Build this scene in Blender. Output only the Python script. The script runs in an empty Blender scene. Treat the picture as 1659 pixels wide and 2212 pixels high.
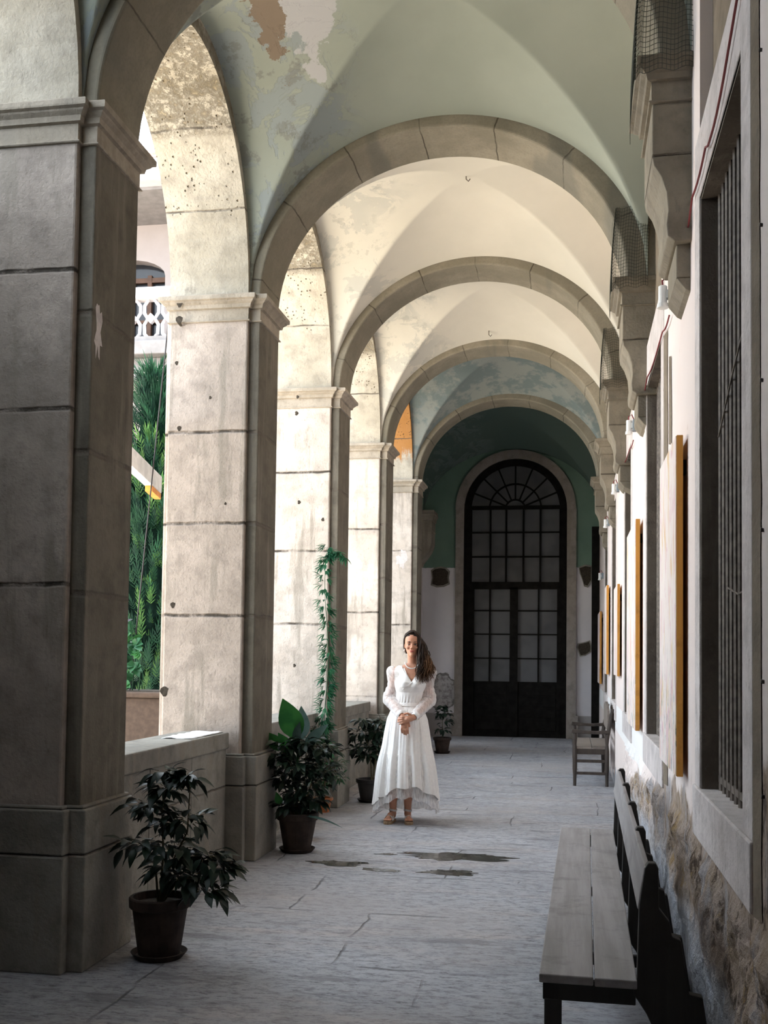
import bpy, bmesh, math, random
from mathutils import Vector, Matrix, noise
R_ = random.Random(7)
sc = bpy.context.scene
PI = math.pi

# ---------------------------------------------------------------- camera
cam = bpy.data.cameras.new('camera'); cam_o = bpy.data.objects.new('camera', cam)
sc.collection.objects.link(cam_o); sc.camera = cam_o
CR = Vector((0.98502376, 0.17196296, 0.0125276)); CU = Vector((-0.00462632, -0.04627164, 0.99891818)); CF = Vector((-0.1723566, 0.9840161, 0.04478311))
cam_o.matrix_world = Matrix(((CR.x, CU.x, -CF.x, 0), (CR.y, CU.y, -CF.y, 0), (CR.z, CU.z, -CF.z, 1.4579), (0, 0, 0, 1)))
cam.sensor_fit = 'VERTICAL'; cam.sensor_height = 36; cam.lens = 2300.6 / 2212 * 36
cam.shift_x = -1.58 / 2212; cam.shift_y = 206.77 / 2212
cam.clip_start = .05; cam.clip_end = 300

# ---------------------------------------------------------------- light
sc.view_settings.view_transform = 'Standard'; sc.view_settings.look = 'None'
sc.view_settings.gamma = 1; sc.view_settings.use_curve_mapping = False
sc.view_settings.exposure = 0.32
w = bpy.data.worlds.new('sky'); sc.world = w; w.use_nodes = True
bg = w.node_tree.nodes['Background']; bg.inputs[0].default_value = (.80, .90, 1.0, 1); bg.inputs[1].default_value = 6.0
sun = bpy.data.lights.new('sun', 'SUN'); sun.energy = 30; sun.angle = .01; sun.color = (1, .90, .76)
sun_o = bpy.data.objects.new('sun', sun); sc.collection.objects.link(sun_o)
sd = Vector((.18, .42, .89)); sun_o.rotation_euler = sd.to_track_quat('Z', 'Y').to_euler()
sun_o.location = (0, 0, 20)
sc.cycles.max_bounces = 10; sc.cycles.diffuse_bounces = 7; sc.cycles.transparent_max_bounces = 16

# ---------------------------------------------------------------- helpers
C = sc.collection
class MB:
    def __init__(s): s.v = []; s.f = []; s.m = []; s.mi = 0
    def add(s, vs, fs):
        o = len(s.v); s.v += [tuple(x) for x in vs]; s.f += [tuple(i + o for i in f) for f in fs]; s.m += [s.mi] * len(fs); return s
    def box(s, x0, x1, y0, y1, z0, z1, M=None):
        vs = [Vector((x, y, z)) for x in (x0, x1) for y in (y0, y1) for z in (z0, z1)]
        if M: vs = [M @ v for v in vs]
        return s.add(vs, [(0, 1, 3, 2), (4, 6, 7, 5), (0, 4, 5, 1), (2, 3, 7, 6), (0, 2, 6, 4), (1, 5, 7, 3)])
    def obox(s, p, ax, size):      # oriented box: centre, matrix, size
        a, b, c = [q / 2 for q in size]
        return s.box(-a, a, -b, b, -c, c, Matrix.Translation(p) @ ax)
    def prism(s, poly, axis, a, b):   # polygon in the plane orthogonal to axis, extruded from a to b
        def P(u, v, t):
            return {'X': (t, u, v), 'Y': (u, t, v), 'Z': (u, v, t)}[axis]
        n = len(poly)
        vs = [P(u, v, a) for u, v in poly] + [P(u, v, b) for u, v in poly]
        fs = [tuple(range(n)), tuple(range(2 * n - 1, n - 1, -1))] + [(i, (i + 1) % n, n + (i + 1) % n, n + i) for i in range(n)]
        return s.add(vs, fs)
    def loft(s, rings, cap=True, closed=True):
        n = len(rings[0]); vs = [p for r in rings for p in r]; fs = []
        for i in range(len(rings) - 1):
            for j in range(n if closed else n - 1):
                k = (j + 1) % n
                fs.append((i * n + j, i * n + k, (i + 1) * n + k, (i + 1) * n + j))
        if cap:
            fs.append(tuple(range(n))[::-1]); fs.append(tuple((len(rings) - 1) * n + j for j in range(n)))
        return s.add(vs, fs)
    def lathe(s, prof, c=(0, 0, 0), n=24, cap=True):
        c = Vector(c)
        return s.loft([[c + Vector((r * math.cos(2 * PI * j / n), r * math.sin(2 * PI * j / n), z)) for j in range(n)] for r, z in prof], cap)
    def tube(s, pts, r, n=6, cap=True):
        pts = [Vector(p) for p in pts]; k = len(pts)
        rr = r if isinstance(r, (list, tuple)) else [r] * k
        rings = []; up = None
        for i, p in enumerate(pts):
            t = (pts[min(i + 1, k - 1)] - pts[max(i - 1, 0)])
            if t.length < 1e-9: t = Vector((0, 0, 1))
            t.normalize()
            if up is None:
                up = Vector((0, 0, 1)) if abs(t.z) < .9 else Vector((1, 0, 0))
            a = (up - t * up.dot(t));
            if a.length < 1e-6: a = t.orthogonal()
            a.normalize(); up = a; b = t.cross(a)
            rings.append([p + (a * math.cos(2 * PI * j / n) + b * math.sin(2 * PI * j / n)) * rr[i] for j in range(n)])
        return s.loft(rings, cap)
    def ball(s, c, r, nu=10, nv=7, M=None):
        c = Vector(c); r = Vector(r) if not isinstance(r, (int, float)) else Vector((r, r, r))
        rings = []
        for i in range(nv + 1):
            t = PI * (i + .02) / (nv + .04)
            ring = []
            for j in range(nu):
                q = Vector((r.x * math.sin(t) * math.cos(2 * PI * j / nu), r.y * math.sin(t) * math.sin(2 * PI * j / nu), -r.z * math.cos(t)))
                if M: q = M @ q
                ring.append(c + q)
            rings.append(ring)
        return s.loft(rings)
    def capsule(s, pts, rr, n=14):
        pts = [Vector(p) for p in pts]
        for i in range(len(pts) - 1):
            a, b = pts[i], pts[i + 1]; ra, rb = rr[i], rr[i + 1]; d = (b - a)
            L = d.length; t = d / L; u = t.orthogonal().normalized(); w_ = t.cross(u); rings = []
            st = [(-math.cos(x) * ra, math.sin(x) * ra) for x in (.15, .5, .9, 1.3)] + [(L + math.sin(x) * rb, math.cos(x) * rb) for x in (.2, .6, 1.0, 1.42)]
            for h_, q in st:
                rings.append([a + t * h_ + (u * math.cos(2 * PI * j / n) + w_ * math.sin(2 * PI * j / n)) * q for j in range(n)])
            s.loft(rings)
        return s
    def mesh(s, name, mats, smooth=False):
        me = bpy.data.meshes.new(name); me.from_pydata(s.v, [], s.f)
        for m in (mats if isinstance(mats, (list, tuple)) else [mats]): me.materials.append(m)
        if any(s.m): me.polygons.foreach_set('material_index', s.m)
        bm = bmesh.new(); bm.from_mesh(me); bmesh.ops.recalc_face_normals(bm, faces=bm.faces); bm.to_mesh(me); bm.free()
        if smooth: me.polygons.foreach_set('use_smooth', [True] * len(me.polygons))
        me.update(); return me
    def build(s, name, mats, parent=None, smooth=False, bevel=0, label=None):
        o = bpy.data.objects.new(name, s.mesh(name, mats, smooth)); C.objects.link(o)
        if parent: o.parent = parent
        if bevel:
            b = o.modifiers.new('bevel', 'BEVEL'); b.width = bevel; b.segments = 2; b.limit_method = 'ANGLE'; b.angle_limit = .6
        if label: o['label'] = label
        return o
def world_child(o, parent):     # mesh written in world coordinates hung under an empty placed elsewhere
    o.parent = parent; o.matrix_parent_inverse = Matrix.LocRotScale(parent.location, parent.rotation_euler, None).inverted(); return o
def tag(o, label=None, cat=None, group=None, kind=None):
    if label: o['label'] = label
    if cat: o['category'] = cat
    if group: o['group'] = group
    if kind: o['kind'] = kind
    return o
def empty(name, loc, label, cat, group=None, rz=0):
    o = bpy.data.objects.new(name, None); C.objects.link(o); o.location = loc; o.rotation_euler = (0, 0, rz); o.empty_display_size = .1
    return tag(o, label, cat, group)
def struct(o): o['kind'] = 'structure'; return o

# ---------------------------------------------------------------- materials
class N:
    def __init__(s, name):
        s.m = bpy.data.materials.new(name); s.m.use_nodes = True; s.t = s.m.node_tree; s.b = s.t.nodes['Principled BSDF']
        s.pos = s.node('ShaderNodeNewGeometry').outputs['Position']
    def node(s, t, **k):
        n = s.t.nodes.new(t)
        for a, b in k.items(): setattr(n, a, b)
        return n
    def lk(s, a, b):
        if hasattr(a, 'default_value') and hasattr(a, 'node'): s.t.links.new(a, b)
        else:
            if isinstance(a, (int, float)) and not isinstance(b.default_value, float): a = (a, a, a, 1)[:len(b.default_value)]
            if isinstance(a, tuple) and len(a) == 3 and len(b.default_value) == 4: a = (*a, 1)
            b.default_value = a
    def vec(s, scale=(1, 1, 1), src=None, off=(0, 0, 0)):
        n = s.node('ShaderNodeMapping'); s.lk(src or s.pos, n.inputs[0]); n.inputs['Scale'].default_value = scale; n.inputs['Location'].default_value = off
        return n.outputs[0]
    def noise(s, scale, detail=4, rough=.55, vec=None, dist=0):
        n = s.node('ShaderNodeTexNoise'); s.lk(vec or s.pos, n.inputs['Vector']); n.inputs['Scale'].default_value = scale
        n.inputs['Detail'].default_value = detail; n.inputs['Roughness'].default_value = rough; n.inputs['Distortion'].default_value = dist
        return n.outputs['Fac']
    def vor(s, scale, vec=None, feature='F1'):
        n = s.node('ShaderNodeTexVoronoi', feature=feature); s.lk(vec or s.pos, n.inputs['Vector']); n.inputs['Scale'].default_value = scale
        return n.outputs['Distance']
    def ramp(s, x, a, b, lo=0, hi=1):
        n = s.node('ShaderNodeMapRange', interpolation_type='SMOOTHSTEP'); s.lk(x, n.inputs[0])
        n.inputs[1].default_value = a; n.inputs[2].default_value = b; n.inputs[3].default_value = lo; n.inputs[4].default_value = hi
        return n.outputs[0]
    def mix(s, f, a, b, mode='MIX'):
        n = s.node('ShaderNodeMix', data_type='RGBA', blend_type=mode); s.lk(f, n.inputs[0]); s.lk(a, n.inputs[6]); s.lk(b, n.inputs[7]); return n.outputs[2]
    def math(s, op, a, b=0, c=0):
        n = s.node('ShaderNodeMath', operation=op); s.lk(a, n.inputs[0]); s.lk(b, n.inputs[1]); s.lk(c, n.inputs[2]); return n.outputs[0]
    def sep(s, src=None):
        n = s.node('ShaderNodeSeparateXYZ'); s.lk(src or s.pos, n.inputs[0]); return n.outputs
    def out(s, col, rough=.8, bump=None, strength=.3, dist=.01, **k):
        s.lk(col, s.b.inputs['Base Color']); s.lk(rough, s.b.inputs['Roughness'])
        s.b.inputs['Specular IOR Level'].default_value = k.pop('spec', .3)
        for a, b in k.items(): s.lk(b, s.b.inputs[a.replace('_', ' ')])
        if bump is not None:
            n = s.node('ShaderNodeBump'); n.inputs['Strength'].default_value = strength; n.inputs['Distance'].default_value = dist
            s.lk(bump, n.inputs['Height']); s.lk(n.outputs[0], s.b.inputs['Normal'])
        return s.m
def plain(name, col, rough=.6, var=.12, sc_=20, **k):
    n = N(name); x = n.noise(sc_, 5)
    c = n.mix(n.ramp(x, .3, .7), tuple(q * (1 - var) for q in col), tuple(min(1, q * (1 + var)) for q in col))
    return n.out(c, rough, x, .2, .003, **k)
def stone(name, c1, c2, joints=(), pits=0., stain=.5, jw=.008, streak=1., jcol=(.13, .11, .09), blot=(.26, .23, .19)):
    n = N(name); z = n.sep()[2]
    big = n.noise(1.7, 5, .6); mid = n.noise(7, 6, .62); fine = n.noise(55, 4, .6)
    c = n.mix(n.ramp(big, .35, .65), c1, c2)
    c = n.mix(n.ramp(mid, .42, .70, 0, .6), c, tuple(q * .60 for q in c2))
    c = n.mix(n.ramp(fine, .35, .75, 0, .35), c, tuple(q * .72 for q in c1))
    # vertical rain streaks and dark blotches
    st = n.noise(1, 5, .6, n.vec((9, 9, .9)))
    c = n.mix(n.ramp(st, .52, .66, 0, .55 * streak), c, blot)
    c = n.mix(n.ramp(n.noise(38, 8, .75, n.vec((1, 1, .7), None, (1, 4, 2))), .56, .66, 0, .45), c, tuple(q * .8 for q in blot))
    bl = n.noise(3.1, 8, .72, n.vec((1, 1, .6), None, (3, 1, 7)))
    c = n.mix(n.ramp(bl, .62, .72, 0, .75 * stain), c, tuple(q * .55 for q in blot))
    c = n.mix(n.ramp(n.noise(20, 6, .7, n.vec((1, 1, .5), None, (8, 2, 3))), .60, .68, 0, .35 * stain), c, tuple(q * .5 for q in blot))
    h = n.math('ADD', n.math('MULTIPLY', mid, .6), n.math('MULTIPLY', fine, .35))
    if name == 'arcade_stone':
        yy_ = n.sep()[1]; q_ = n.math('ADD', z, n.math('MULTIPLY', n.math('SUBTRACT', n.noise(4, 6, .7, n.vec((2, 2, .6))), .5), .9))
        q_ = n.math('MULTIPLY', n.ramp(q_, 4.28, 4.42), n.math('MULTIPLY', n.ramp(yy_, 14.0, 14.3), n.ramp(yy_, 15.5, 15.6, 1, 0)))
        c = n.mix(n.math('MULTIPLY', q_, .9), c, (.40, .17, .035))
    if pits:
        p = n.ramp(n.vor(26, n.vec((1, 1, 1.2))), .06, .26, 1, 0); gate = n.ramp(n.noise(4.5, 5, .7), .46, .56)
        zg = n.ramp(z, 4.55, 4.63); zr = n.ramp(z, 5.0, 5.08); p = n.math('MULTIPLY', n.math('MULTIPLY', n.math('MULTIPLY', p, gate), pits * .7), zg)
        p2 = n.math('MULTIPLY', n.math('MULTIPLY', n.ramp(n.noise(13, 9, .8), .44, .62), .9), zr); c = n.mix(n.math('MULTIPLY', p2, .6), c, (.24, .18, .09))
        c = n.mix(p, c, (.20, .15, .09)); h = n.math('SUBTRACT', h, n.math('ADD', n.math('MULTIPLY', p, 2.2), n.math('MULTIPLY', p2, 1.0)))
    if joints:
        wob = n.math('MULTIPLY', n.math('SUBTRACT', n.noise(5, 4), .5), .03)
        zz = n.math('ADD', z, wob); tot = None
        for j in joints:
            d = n.math('ABSOLUTE', n.math('SUBTRACT', zz, j)); k = n.ramp(d, jw * .25, jw, 1, 0)
            tot = k if tot is None else n.math('MAXIMUM', tot, k)
        tot2 = n.math('MULTIPLY', tot, n.ramp(n.noise(3.3, 6, .7), .36, .58, .18, 1.0))
        c = n.mix(tot2, c, jcol); h = n.math('SUBTRACT', h, n.math('MULTIPLY', tot2, .8))
    return n.out(c, .85, h, .8, .014, spec=.2)

pier_col = ((.62, .55, .49), (.50, .43, .37))
PIERJ = {1: (3.247, 2.586, 1.766), 2: (3.05, 2.389, 1.727), 3: (3.22, 2.456, 1.75), 4: (2.988, 1.975, .958), 5: (2.99, 1.906)}
M = {}
for k in range(1, 6): M['pier%d' % k] = stone('weathered_limestone_%d' % k, *(((.50, .43, .375), (.34, .29, .25)) if k == 1 else ((.54, .455, .395), (.41, .345, .295)) if k == 2 else pier_col), PIERJ[k], 0, .8 if k == 1 else .6, .016, 1.2, (.06, .05, .04))  # nearest pier toned down, its shadow put into the stone colour
M['plinth'] = stone('plinth_stone', (.30, .285, .25), (.215, .20, .175), (.53,), 0, .9, .010)  # plinth tone lowered, the shadow it stands in put into the colour
M['capital'] = stone('capital_stone', (.46, .40, .33), (.33, .285, .225), (), 0, .8)
M['arcade'] = stone('arcade_stone', (.52, .475, .40), (.40, .355, .28), (4.62, 5.06), 1.6, .8, .008, .4)
M['ring'] = stone('arch_ring_stone', (.40, .365, .30), (.31, .285, .23), (), 0, .7, .01, .3)
def ring_mat():
    n = N('arch_ring_stone_blocks'); x, y, z = n.sep()
    c = n.mix(n.ramp(n.noise(1.7, 5, .6), .35, .65), (.29, .26, .205), (.21, .19, .145))
    c = n.mix(n.ramp(n.noise(7, 6, .65), .45, .70, 0, .5), c, (.20, .18, .14)); c = n.mix(n.ramp(n.noise(60, 4), .4, .75, 0, .35), c, (.16, .14, .11))
    an = n.math('ARCTAN2', n.math('SUBTRACT', z, 4.03), n.math('SUBTRACT', x, -.93)); an = n.math('ADD', an, n.math('MULTIPLY', n.math('FLOOR', n.math('DIVIDE', y, 2.69)), .13))
    an = n.math('ADD', an, n.math('MULTIPLY', n.math('SUBTRACT', n.noise(8, 3), .5), .02)); d = n.math('PINGPONG', n.math('ADD', an, 3), .225)
    j = n.math('MULTIPLY', n.ramp(d, .001, .006, 1, 0), n.ramp(n.noise(3, 3), .35, .6, .3, .9)); c = n.mix(j, c, (.07, .06, .045))
    wet = n.noise(1, 3, .5, n.vec((2.2, .2, .2))); c = n.mix(n.ramp(wet, .60, .66, 0, .5), c, (.12, .12, .105))
    return n.out(c, .85, n.math('SUBTRACT', n.noise(9, 7, .65), n.math('MULTIPLY', j, .8)), .5, .010, spec=.15)
M['ring'] = ring_mat()
M['pilaster'] = stone('shaded_pilaster_stone', (.19, .17, .135), (.14, .125, .10), (3.05, 2.389, 1.727), 0, .8, .02)  # darker than the shafts: corridor shade put into the pilaster colour
M['corbel'] = stone('corbel_stone', (.30, .26, .20), (.22, .19, .145), (3.62,), 0, .9)
M['hood'] = stone('brown_wall_stone', (.27, .22, .165), (.21, .17, .125), (), 0, .7)
M['sillstone'] = stone('window_stone', (.72, .66, .64), (.62, .56, .54), (), 0, .25, .01, .4)
M['jambstone'] = stone('window_reveal_stone', (.20, .165, .135), (.14, .115, .095), (), 0, .9)

def vault_mat():
    n = N('old_lime_plaster'); x, y, z = n.sep()
    big = n.noise(1.1, 5, .6); fine = n.noise(30, 4)
    base = n.mix(n.ramp(big, .3, .7), (.64, .61, .54), (.58, .555, .49))
    base = n.mix(n.ramp(y, 7.5, 7.6), n.mix(n.ramp(big, .3, .7), (.315, .34, .295), (.275, .30, .26)), base)  # near bays darker and greener: their weaker light put into the plaster colour
    # later bays: blue green paint, with their shade put into the tone
    far = n.ramp(y, 13.0, 13.2)
    base = n.mix(far, base, n.mix(n.ramp(n.noise(2.6, 8, .7), .46, .56), (.19, .23, .23), (.29, .31, .29)))
    farther = n.ramp(y, 15.5, 15.7)
    base = n.mix(farther, base, (.10, .145, .125))
    # flaking region: close to the courtyard side
    reg = n.ramp(n.math('ADD', x, n.math('MULTIPLY', n.math('SUBTRACT', n.noise(1.6, 5), .5), 1.1)), -1.75, -1.45, 1, 0)
    fl = n.noise(3.0, 9, .68, None, .6)
    reg2 = n.math('MULTIPLY', reg, n.ramp(y, 7.5, 7.7, 1, .35)); reg = reg2
    c = n.mix(n.math('MULTIPLY', n.ramp(fl, .50, .53), n.math('MULTIPLY', reg, .8)), base, (.255, .29, .30))
    c = n.mix(n.math('MULTIPLY', n.ramp(n.noise(5, 8, .7, n.vec((1, 1, 1), None, (4, 4, 4))), .56, .60), n.math('MULTIPLY', reg, .7)), c, (.20, .205, .19))
    # fallen patch showing brown render: crown of the first bay
    dx = n.math('MULTIPLY', n.math('SUBTRACT', x, -1.89), 6.5); dy = n.math('MULTIPLY', n.math('SUBTRACT', y, 6.25), 1.9)
    d = n.math('SQRT', n.math('ADD', n.math('MULTIPLY', dx, dx), n.math('MULTIPLY', dy, dy)))
    d = n.math('ADD', d, n.math('MULTIPLY', n.math('SUBTRACT', n.noise(7, 6, .65), .5), 2.6))
    c = n.mix(n.ramp(d, .62, .66, 1, 0), c, (.21, .165, .125))
    wd = n.math('ADD', n.math('ABSOLUTE', n.math('SUBTRACT', x, -1.68)), n.math('MULTIPLY', n.math('ABSOLUTE', n.math('SUBTRACT', y, 6.2)), .55))
    wd = n.math('ADD', wd, n.math('MULTIPLY', n.math('SUBTRACT', n.noise(6, 6, .6), .5), .5))
    c = n.mix(n.math('MULTIPLY', n.ramp(wd, .28, .30, 1, 0), n.ramp(d, .62, .66)), c, (.42, .42, .43))
    h = n.math('ADD', n.math('MULTIPLY', n.ramp(fl, .50, .53), n.math('MULTIPLY', reg, -1)), n.math('MULTIPLY', fine, .06))
    return n.out(c, .9, h, .35, .008, spec=.15)
M['vault'] = vault_mat()

def rwall_mat():
    n = N('flaking_wall_plaster'); x, y, z = n.sep()
    base = n.mix(n.ramp(n.noise(1.3, 5), .3, .7), (.80, .71, .67), (.76, .66, .62))
    crack = n.noise(5, 9, .72, n.vec((1, 1, .35)))
    base = n.mix(n.ramp(crack, .62, .66, 0, .5), base, (.52, .42, .36))
    # crumbled zone above the floor
    e = n.math('ADD', z, n.math('MULTIPLY', n.math('SUBTRACT', n.noise(1.9, 7, .65), .5), .95))
    e = n.math('ADD', e, n.math('MULTIPLY', n.math('SUBTRACT', y, 4.5), .10))
    rub = n.mix(n.ramp(n.noise(9, 7, .7), .35, .65), (.42, .32, .23), (.60, .49, .42))
    rub = n.mix(n.ramp(n.noise(11, 8, .75, n.vec((1, 1, .6), None, (5, 5, 5))), .52, .60, 0, .9), rub, (.12, .085, .065))
    rub = n.mix(n.ramp(n.noise(6, 7, .7, n.vec((1, 1, .8), None, (2, 5, 8))), .56, .62, 0, .7), rub, (.50, .34, .15))
    rub = n.mix(n.ramp(n.noise(3.0, 6, .6, n.vec((1, 1, .4), None, (9, 5, 5))), .50, .60, 0, .8), rub, (.58, .55, .56))
    m = n.ramp(e, .93, 1.0, 1, 0)
    c = n.mix(m, base, rub)
    low = n.mix(n.ramp(n.noise(4, 6, .6, n.vec((1, 1, .3))), .4, .6), (.50, .51, .55), (.36, .34, .33))
    c = n.mix(n.math('MULTIPLY', n.ramp(n.math('ADD', z, n.math('MULTIPLY', n.noise(1.6, 5), .5)), .55, .75, 1, 0), m), c, low)
    # white dado further in
    dado = n.math('MULTIPLY', n.ramp(y, 7.45, 7.5), n.math('MULTIPLY', n.ramp(z, .66, .67), n.ramp(z, .935, .945, 1, 0)))
    c = n.mix(dado, c, (.84, .82, .80))
    h = n.math('ADD', n.math('MULTIPLY', n.noise(16, 8, .7), n.math('ADD', m, .08)), n.math('MULTIPLY', m, -.5))
    return n.out(c, .9, h, 1, .03, spec=.12)
M['rwall'] = rwall_mat()

def end_mat():
    n = N('end_wall_paint'); x, y, z = n.sep()
    up = n.mix(n.ramp(n.noise(1.5, 5), .3, .7), (.17, .26, .205), (.13, .21, .165))
    lo = n.mix(n.ramp(n.noise(1.5, 5), .3, .7), (.70, .67, .69), (.62, .60, .62))
    e = n.math('ADD', z, n.math('MULTIPLY', n.math('SUBTRACT', n.noise(14, 5), .5), .03))
    c = n.mix(n.ramp(e, 3.09, 3.10), lo, up)
    px = n.math('MULTIPLY', n.math('SUBTRACT', x, -2.33), 3.2); pz = n.math('MULTIPLY', n.math('SUBTRACT', z, .80), 2.6)
    d = n.math('SQRT', n.math('ADD', n.math('MULTIPLY', px, px), n.math('MULTIPLY', pz, pz)))
    d = n.math('ADD', d, n.math('MULTIPLY', n.math('SUBTRACT', n.noise(8, 5), .5), .5))
    patch = n.ramp(d, .78, .80, 1, 0); edge = n.math('SUBTRACT', n.ramp(d, .86, .90, 1, 0), patch)
    c = n.mix(patch, c, n.mix(n.ramp(n.noise(16, 6, .7), .4, .65), (.46, .44, .43), (.24, .22, .21)))
    c = n.mix(edge, c, (.2, .19, .18))
    c = n.mix(n.ramp(z, .42, .40, 0, 1), c, (.36, .34, .33))
    return n.out(c, .85, n.noise(30, 5), .3, .006, spec=.15)
M['end'] = end_mat()

def floor_mat():
    n = N('worn_flagstones'); x, y, z = n.sep()
    c = n.mix(n.ramp(n.noise(.9, 6, .6), .32, .68), (.42, .43, .46), (.33, .335, .36))
    c = n.mix(n.ramp(n.noise(1.4, 5, .6, n.vec((.5, 2.2, 1), None, (6, 3, 0))), .52, .68, 0, .45), c, (.50, .42, .38))
    c = n.mix(n.ramp(n.noise(2.2, 8, .7, n.vec((.55, 2.6, 1))), .54, .66, 0, .75), c, (.15, .15, .165))
    c = n.mix(n.ramp(n.noise(17, 8, .8, n.vec((.7, 1.35, 1))), .46, .62, 0, .75), c, (.16, .16, .175))
    c = n.mix(n.ramp(n.noise(24, 7, .78, n.vec((.55, 1.7, 1), None, (3, 9, 1))), .54, .60, 0, .7), c, (.075, .075, .08))
    c = n.mix(n.ramp(n.noise(.7, 4, .5, n.vec((.7, 1, 1), None, (2, 2, 0))), .45, .65, 0, .35), c, (.40, .36, .34))
    c = n.mix(n.ramp(n.noise(50, 5, .7), .5, .75, 0, .4), c, (.13, .13, .14))
    w1 = n.math('MULTIPLY', n.math('SUBTRACT', n.noise(2.5, 5), .5), .10)
    yy = n.math('ADD', y, w1); fr = n.math('PINGPONG', n.math('ADD', yy, .25), .52)
    j = n.ramp(fr, .003, .014, 1, 0)
    xx = n.math('ADD', n.math('ADD', x, w1), n.math('MULTIPLY', n.math('FLOOR', n.math('DIVIDE', n.math('ADD', yy, .25), 1.04)), .47))
    j2 = n.ramp(n.math('PINGPONG', xx, .62), .002, .010, 1, 0)
    jj = n.math('MULTIPLY', n.math('MAXIMUM', j, j2), n.ramp(n.noise(1.7, 4), .44, .60, .0, .8))
    c = n.mix(jj, c, (.10, .10, .105))
    h = n.math('SUBTRACT', n.noise(11, 8, .7, n.vec((.5, 1.6, 1))), n.math('MULTIPLY', jj, .7))
    return n.out(c, n.ramp(n.noise(5, 5), .3, .7, .45, .75), h, .9, .014, spec=.35)
M['floor'] = floor_mat()
M['ground'] = plain('courtyard_gravel', (.62, .56, .47), .9, .15, 6)
M['plaster_ext'] = plain('courtyard_white_wall', (.30, .255, .235), .9, .05, 2)
M['ext_stone'] = plain('courtyard_cornice_stone', (.20, .185, .18), .9, .12, 6)
M['balustrade'] = plain('balustrade_white_paint', (.50, .47, .48), .9, .06, 6)
M['tile_roof'] = plain('roof_tile', (.30, .15, .12), .9, .2, 12)
M['dark_wood'] = plain('dark_wood', (.010, .009, .008), .8, .35, 8, spec=.08)
M['win_wood'] = plain('brown_window_wood', (.075, .036, .02), .6, .2, 8)
M['black_glass'] = plain('dark_glass', (.02, .02, .022), .12, .1, 3)
M['shutter'] = plain('dark_brown_shutter', (.045, .038, .034), .6, .3, 9)
M['bar'] = plain('rusty_iron', (.15, .125, .105), .6, .35, 30)
M['soil'] = plain('soil', (.05, .04, .03), .95, .4, 40)
M['terracotta'] = plain('terracotta', (.42, .15, .06), .75, .25, 14)
M['terradark'] = plain('shade_darkened_terracotta', (.036, .024, .019), .8, .4, 12)  # clay taken near black, the dim foreground put into its colour
M['black_pot'] = plain('black_plastic', (.03, .028, .028), .45, .2, 10)
M['stem'] = plain('plant_stem', (.10, .09, .05), .8, .3, 30)
M['white_metal'] = plain('white_enamel', (.80, .80, .78), .4, .05, 10)
M['grey_box'] = plain('grey_plastic', (.20, .24, .27), .5, .1, 10)
M['red_cable'] = plain('red_cable', (.20, .03, .035), .5, .1, 10)
M['dark_cable'] = plain('dark_cable', (.035, .03, .03), .5, .1, 10)
M['net'] = plain('netting_cord', (.055, .06, .05), .9, .1, 20)
M['white_timber'] = plain('white_painted_timber', (.74, .73, .72), .7, .12, 9)
M['orange'] = plain('orange_paint', (.75, .28, .05), .6, .15, 12)
M['paper'] = plain('white_cloth', (.85, .85, .85), .8, .04, 8)
M['brownbox'] = plain('brown_stone_trough', (.085, .057, .042), .9, .15, 25)
def wood(name, c1, c2, axis=1, rough=.6):
    n = N(name); s = [22, 22, 22]; s[axis] = 1.2
    g = n.noise(1, 7, .65, n.vec(tuple(s))); c = n.mix(n.ramp(g, .3, .7), c1, c2)
    c = n.mix(n.ramp(n.noise(5, 6, .7), .5, .68, 0, .45), c, tuple(q * .45 for q in c2))
    return n.out(c, rough, g, .35, .004, spec=.4)
M['bench_seat'] = wood('worn_grey_seat_planks', (.34, .32, .32), (.24, .225, .22))
M['bench_dark'] = wood('blackened_bench_wood', (.035, .032, .031), (.022, .020, .019), 2)
M['chair_wood'] = wood('old_brown_chair_wood', (.06, .045, .036), (.032, .024, .02), 2)
M['chair_seat'] = wood('pale_chair_seat', (.24, .20, .17), (.15, .125, .11), 0)
M['gold'] = wood('ochre_canvas_edge', (.62, .30, .055), (.50, .22, .04), 2, .7)
def painting_mat(name, off):
    n = N(name); v = n.vec((3, 3, .8), None, off)
    a = n.noise(2.2, 6, .6, v, 1.5); b = n.noise(3.2, 7, .7, n.vec((4, 4, 1.2), None, (off[1], off[0], 3)), 1)
    c = n.mix(n.ramp(a, .36, .48), (.70, .52, .28), (.78, .70, .66))
    c = n.mix(n.ramp(b, .53, .60, 0, .8), c, (.66, .40, .46)); z = n.sep()[2]
    c = n.mix(n.math('MULTIPLY', n.ramp(n.noise(5, 7, .7, n.vec((4, 4, 1.5), None, (2, 9, 1))), .54, .60), n.ramp(z, 1.7, 1.0, 0, 1)), c, (.18, .24, .25))
    return n.out(c, .6, a, .2, .004)
def leafmat(name, a, b, rough=.35, tr=.25):
    n = N(name); c = n.mix(n.ramp(n.noise(9, 3), .35, .65), a, b); m = n.out(c, rough, spec=.3)
    t = n.node('ShaderNodeBsdfTranslucent'); n.lk(c, t.inputs[0]); mx = n.node('ShaderNodeMixShader'); mx.inputs[0].default_value = tr
    o = n.t.nodes['Material Output']; n.t.links.new(n.b.outputs[0], mx.inputs[1]); n.t.links.new(t.outputs[0], mx.inputs[2]); n.t.links.new(mx.outputs[0], o.inputs[0])
    return m
M['leaf_dark'] = leafmat('glossy_dark_leaf', (.008, .020, .012), (.013, .030, .018), .42, .06)
M['leaf_mid'] = leafmat('green_leaf', (.02, .085, .04), (.035, .13, .05), .4)
M['leaf_bright'] = leafmat('bright_green_leaf', (.025, .13, .035), (.045, .19, .045), .4, .3)
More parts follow.
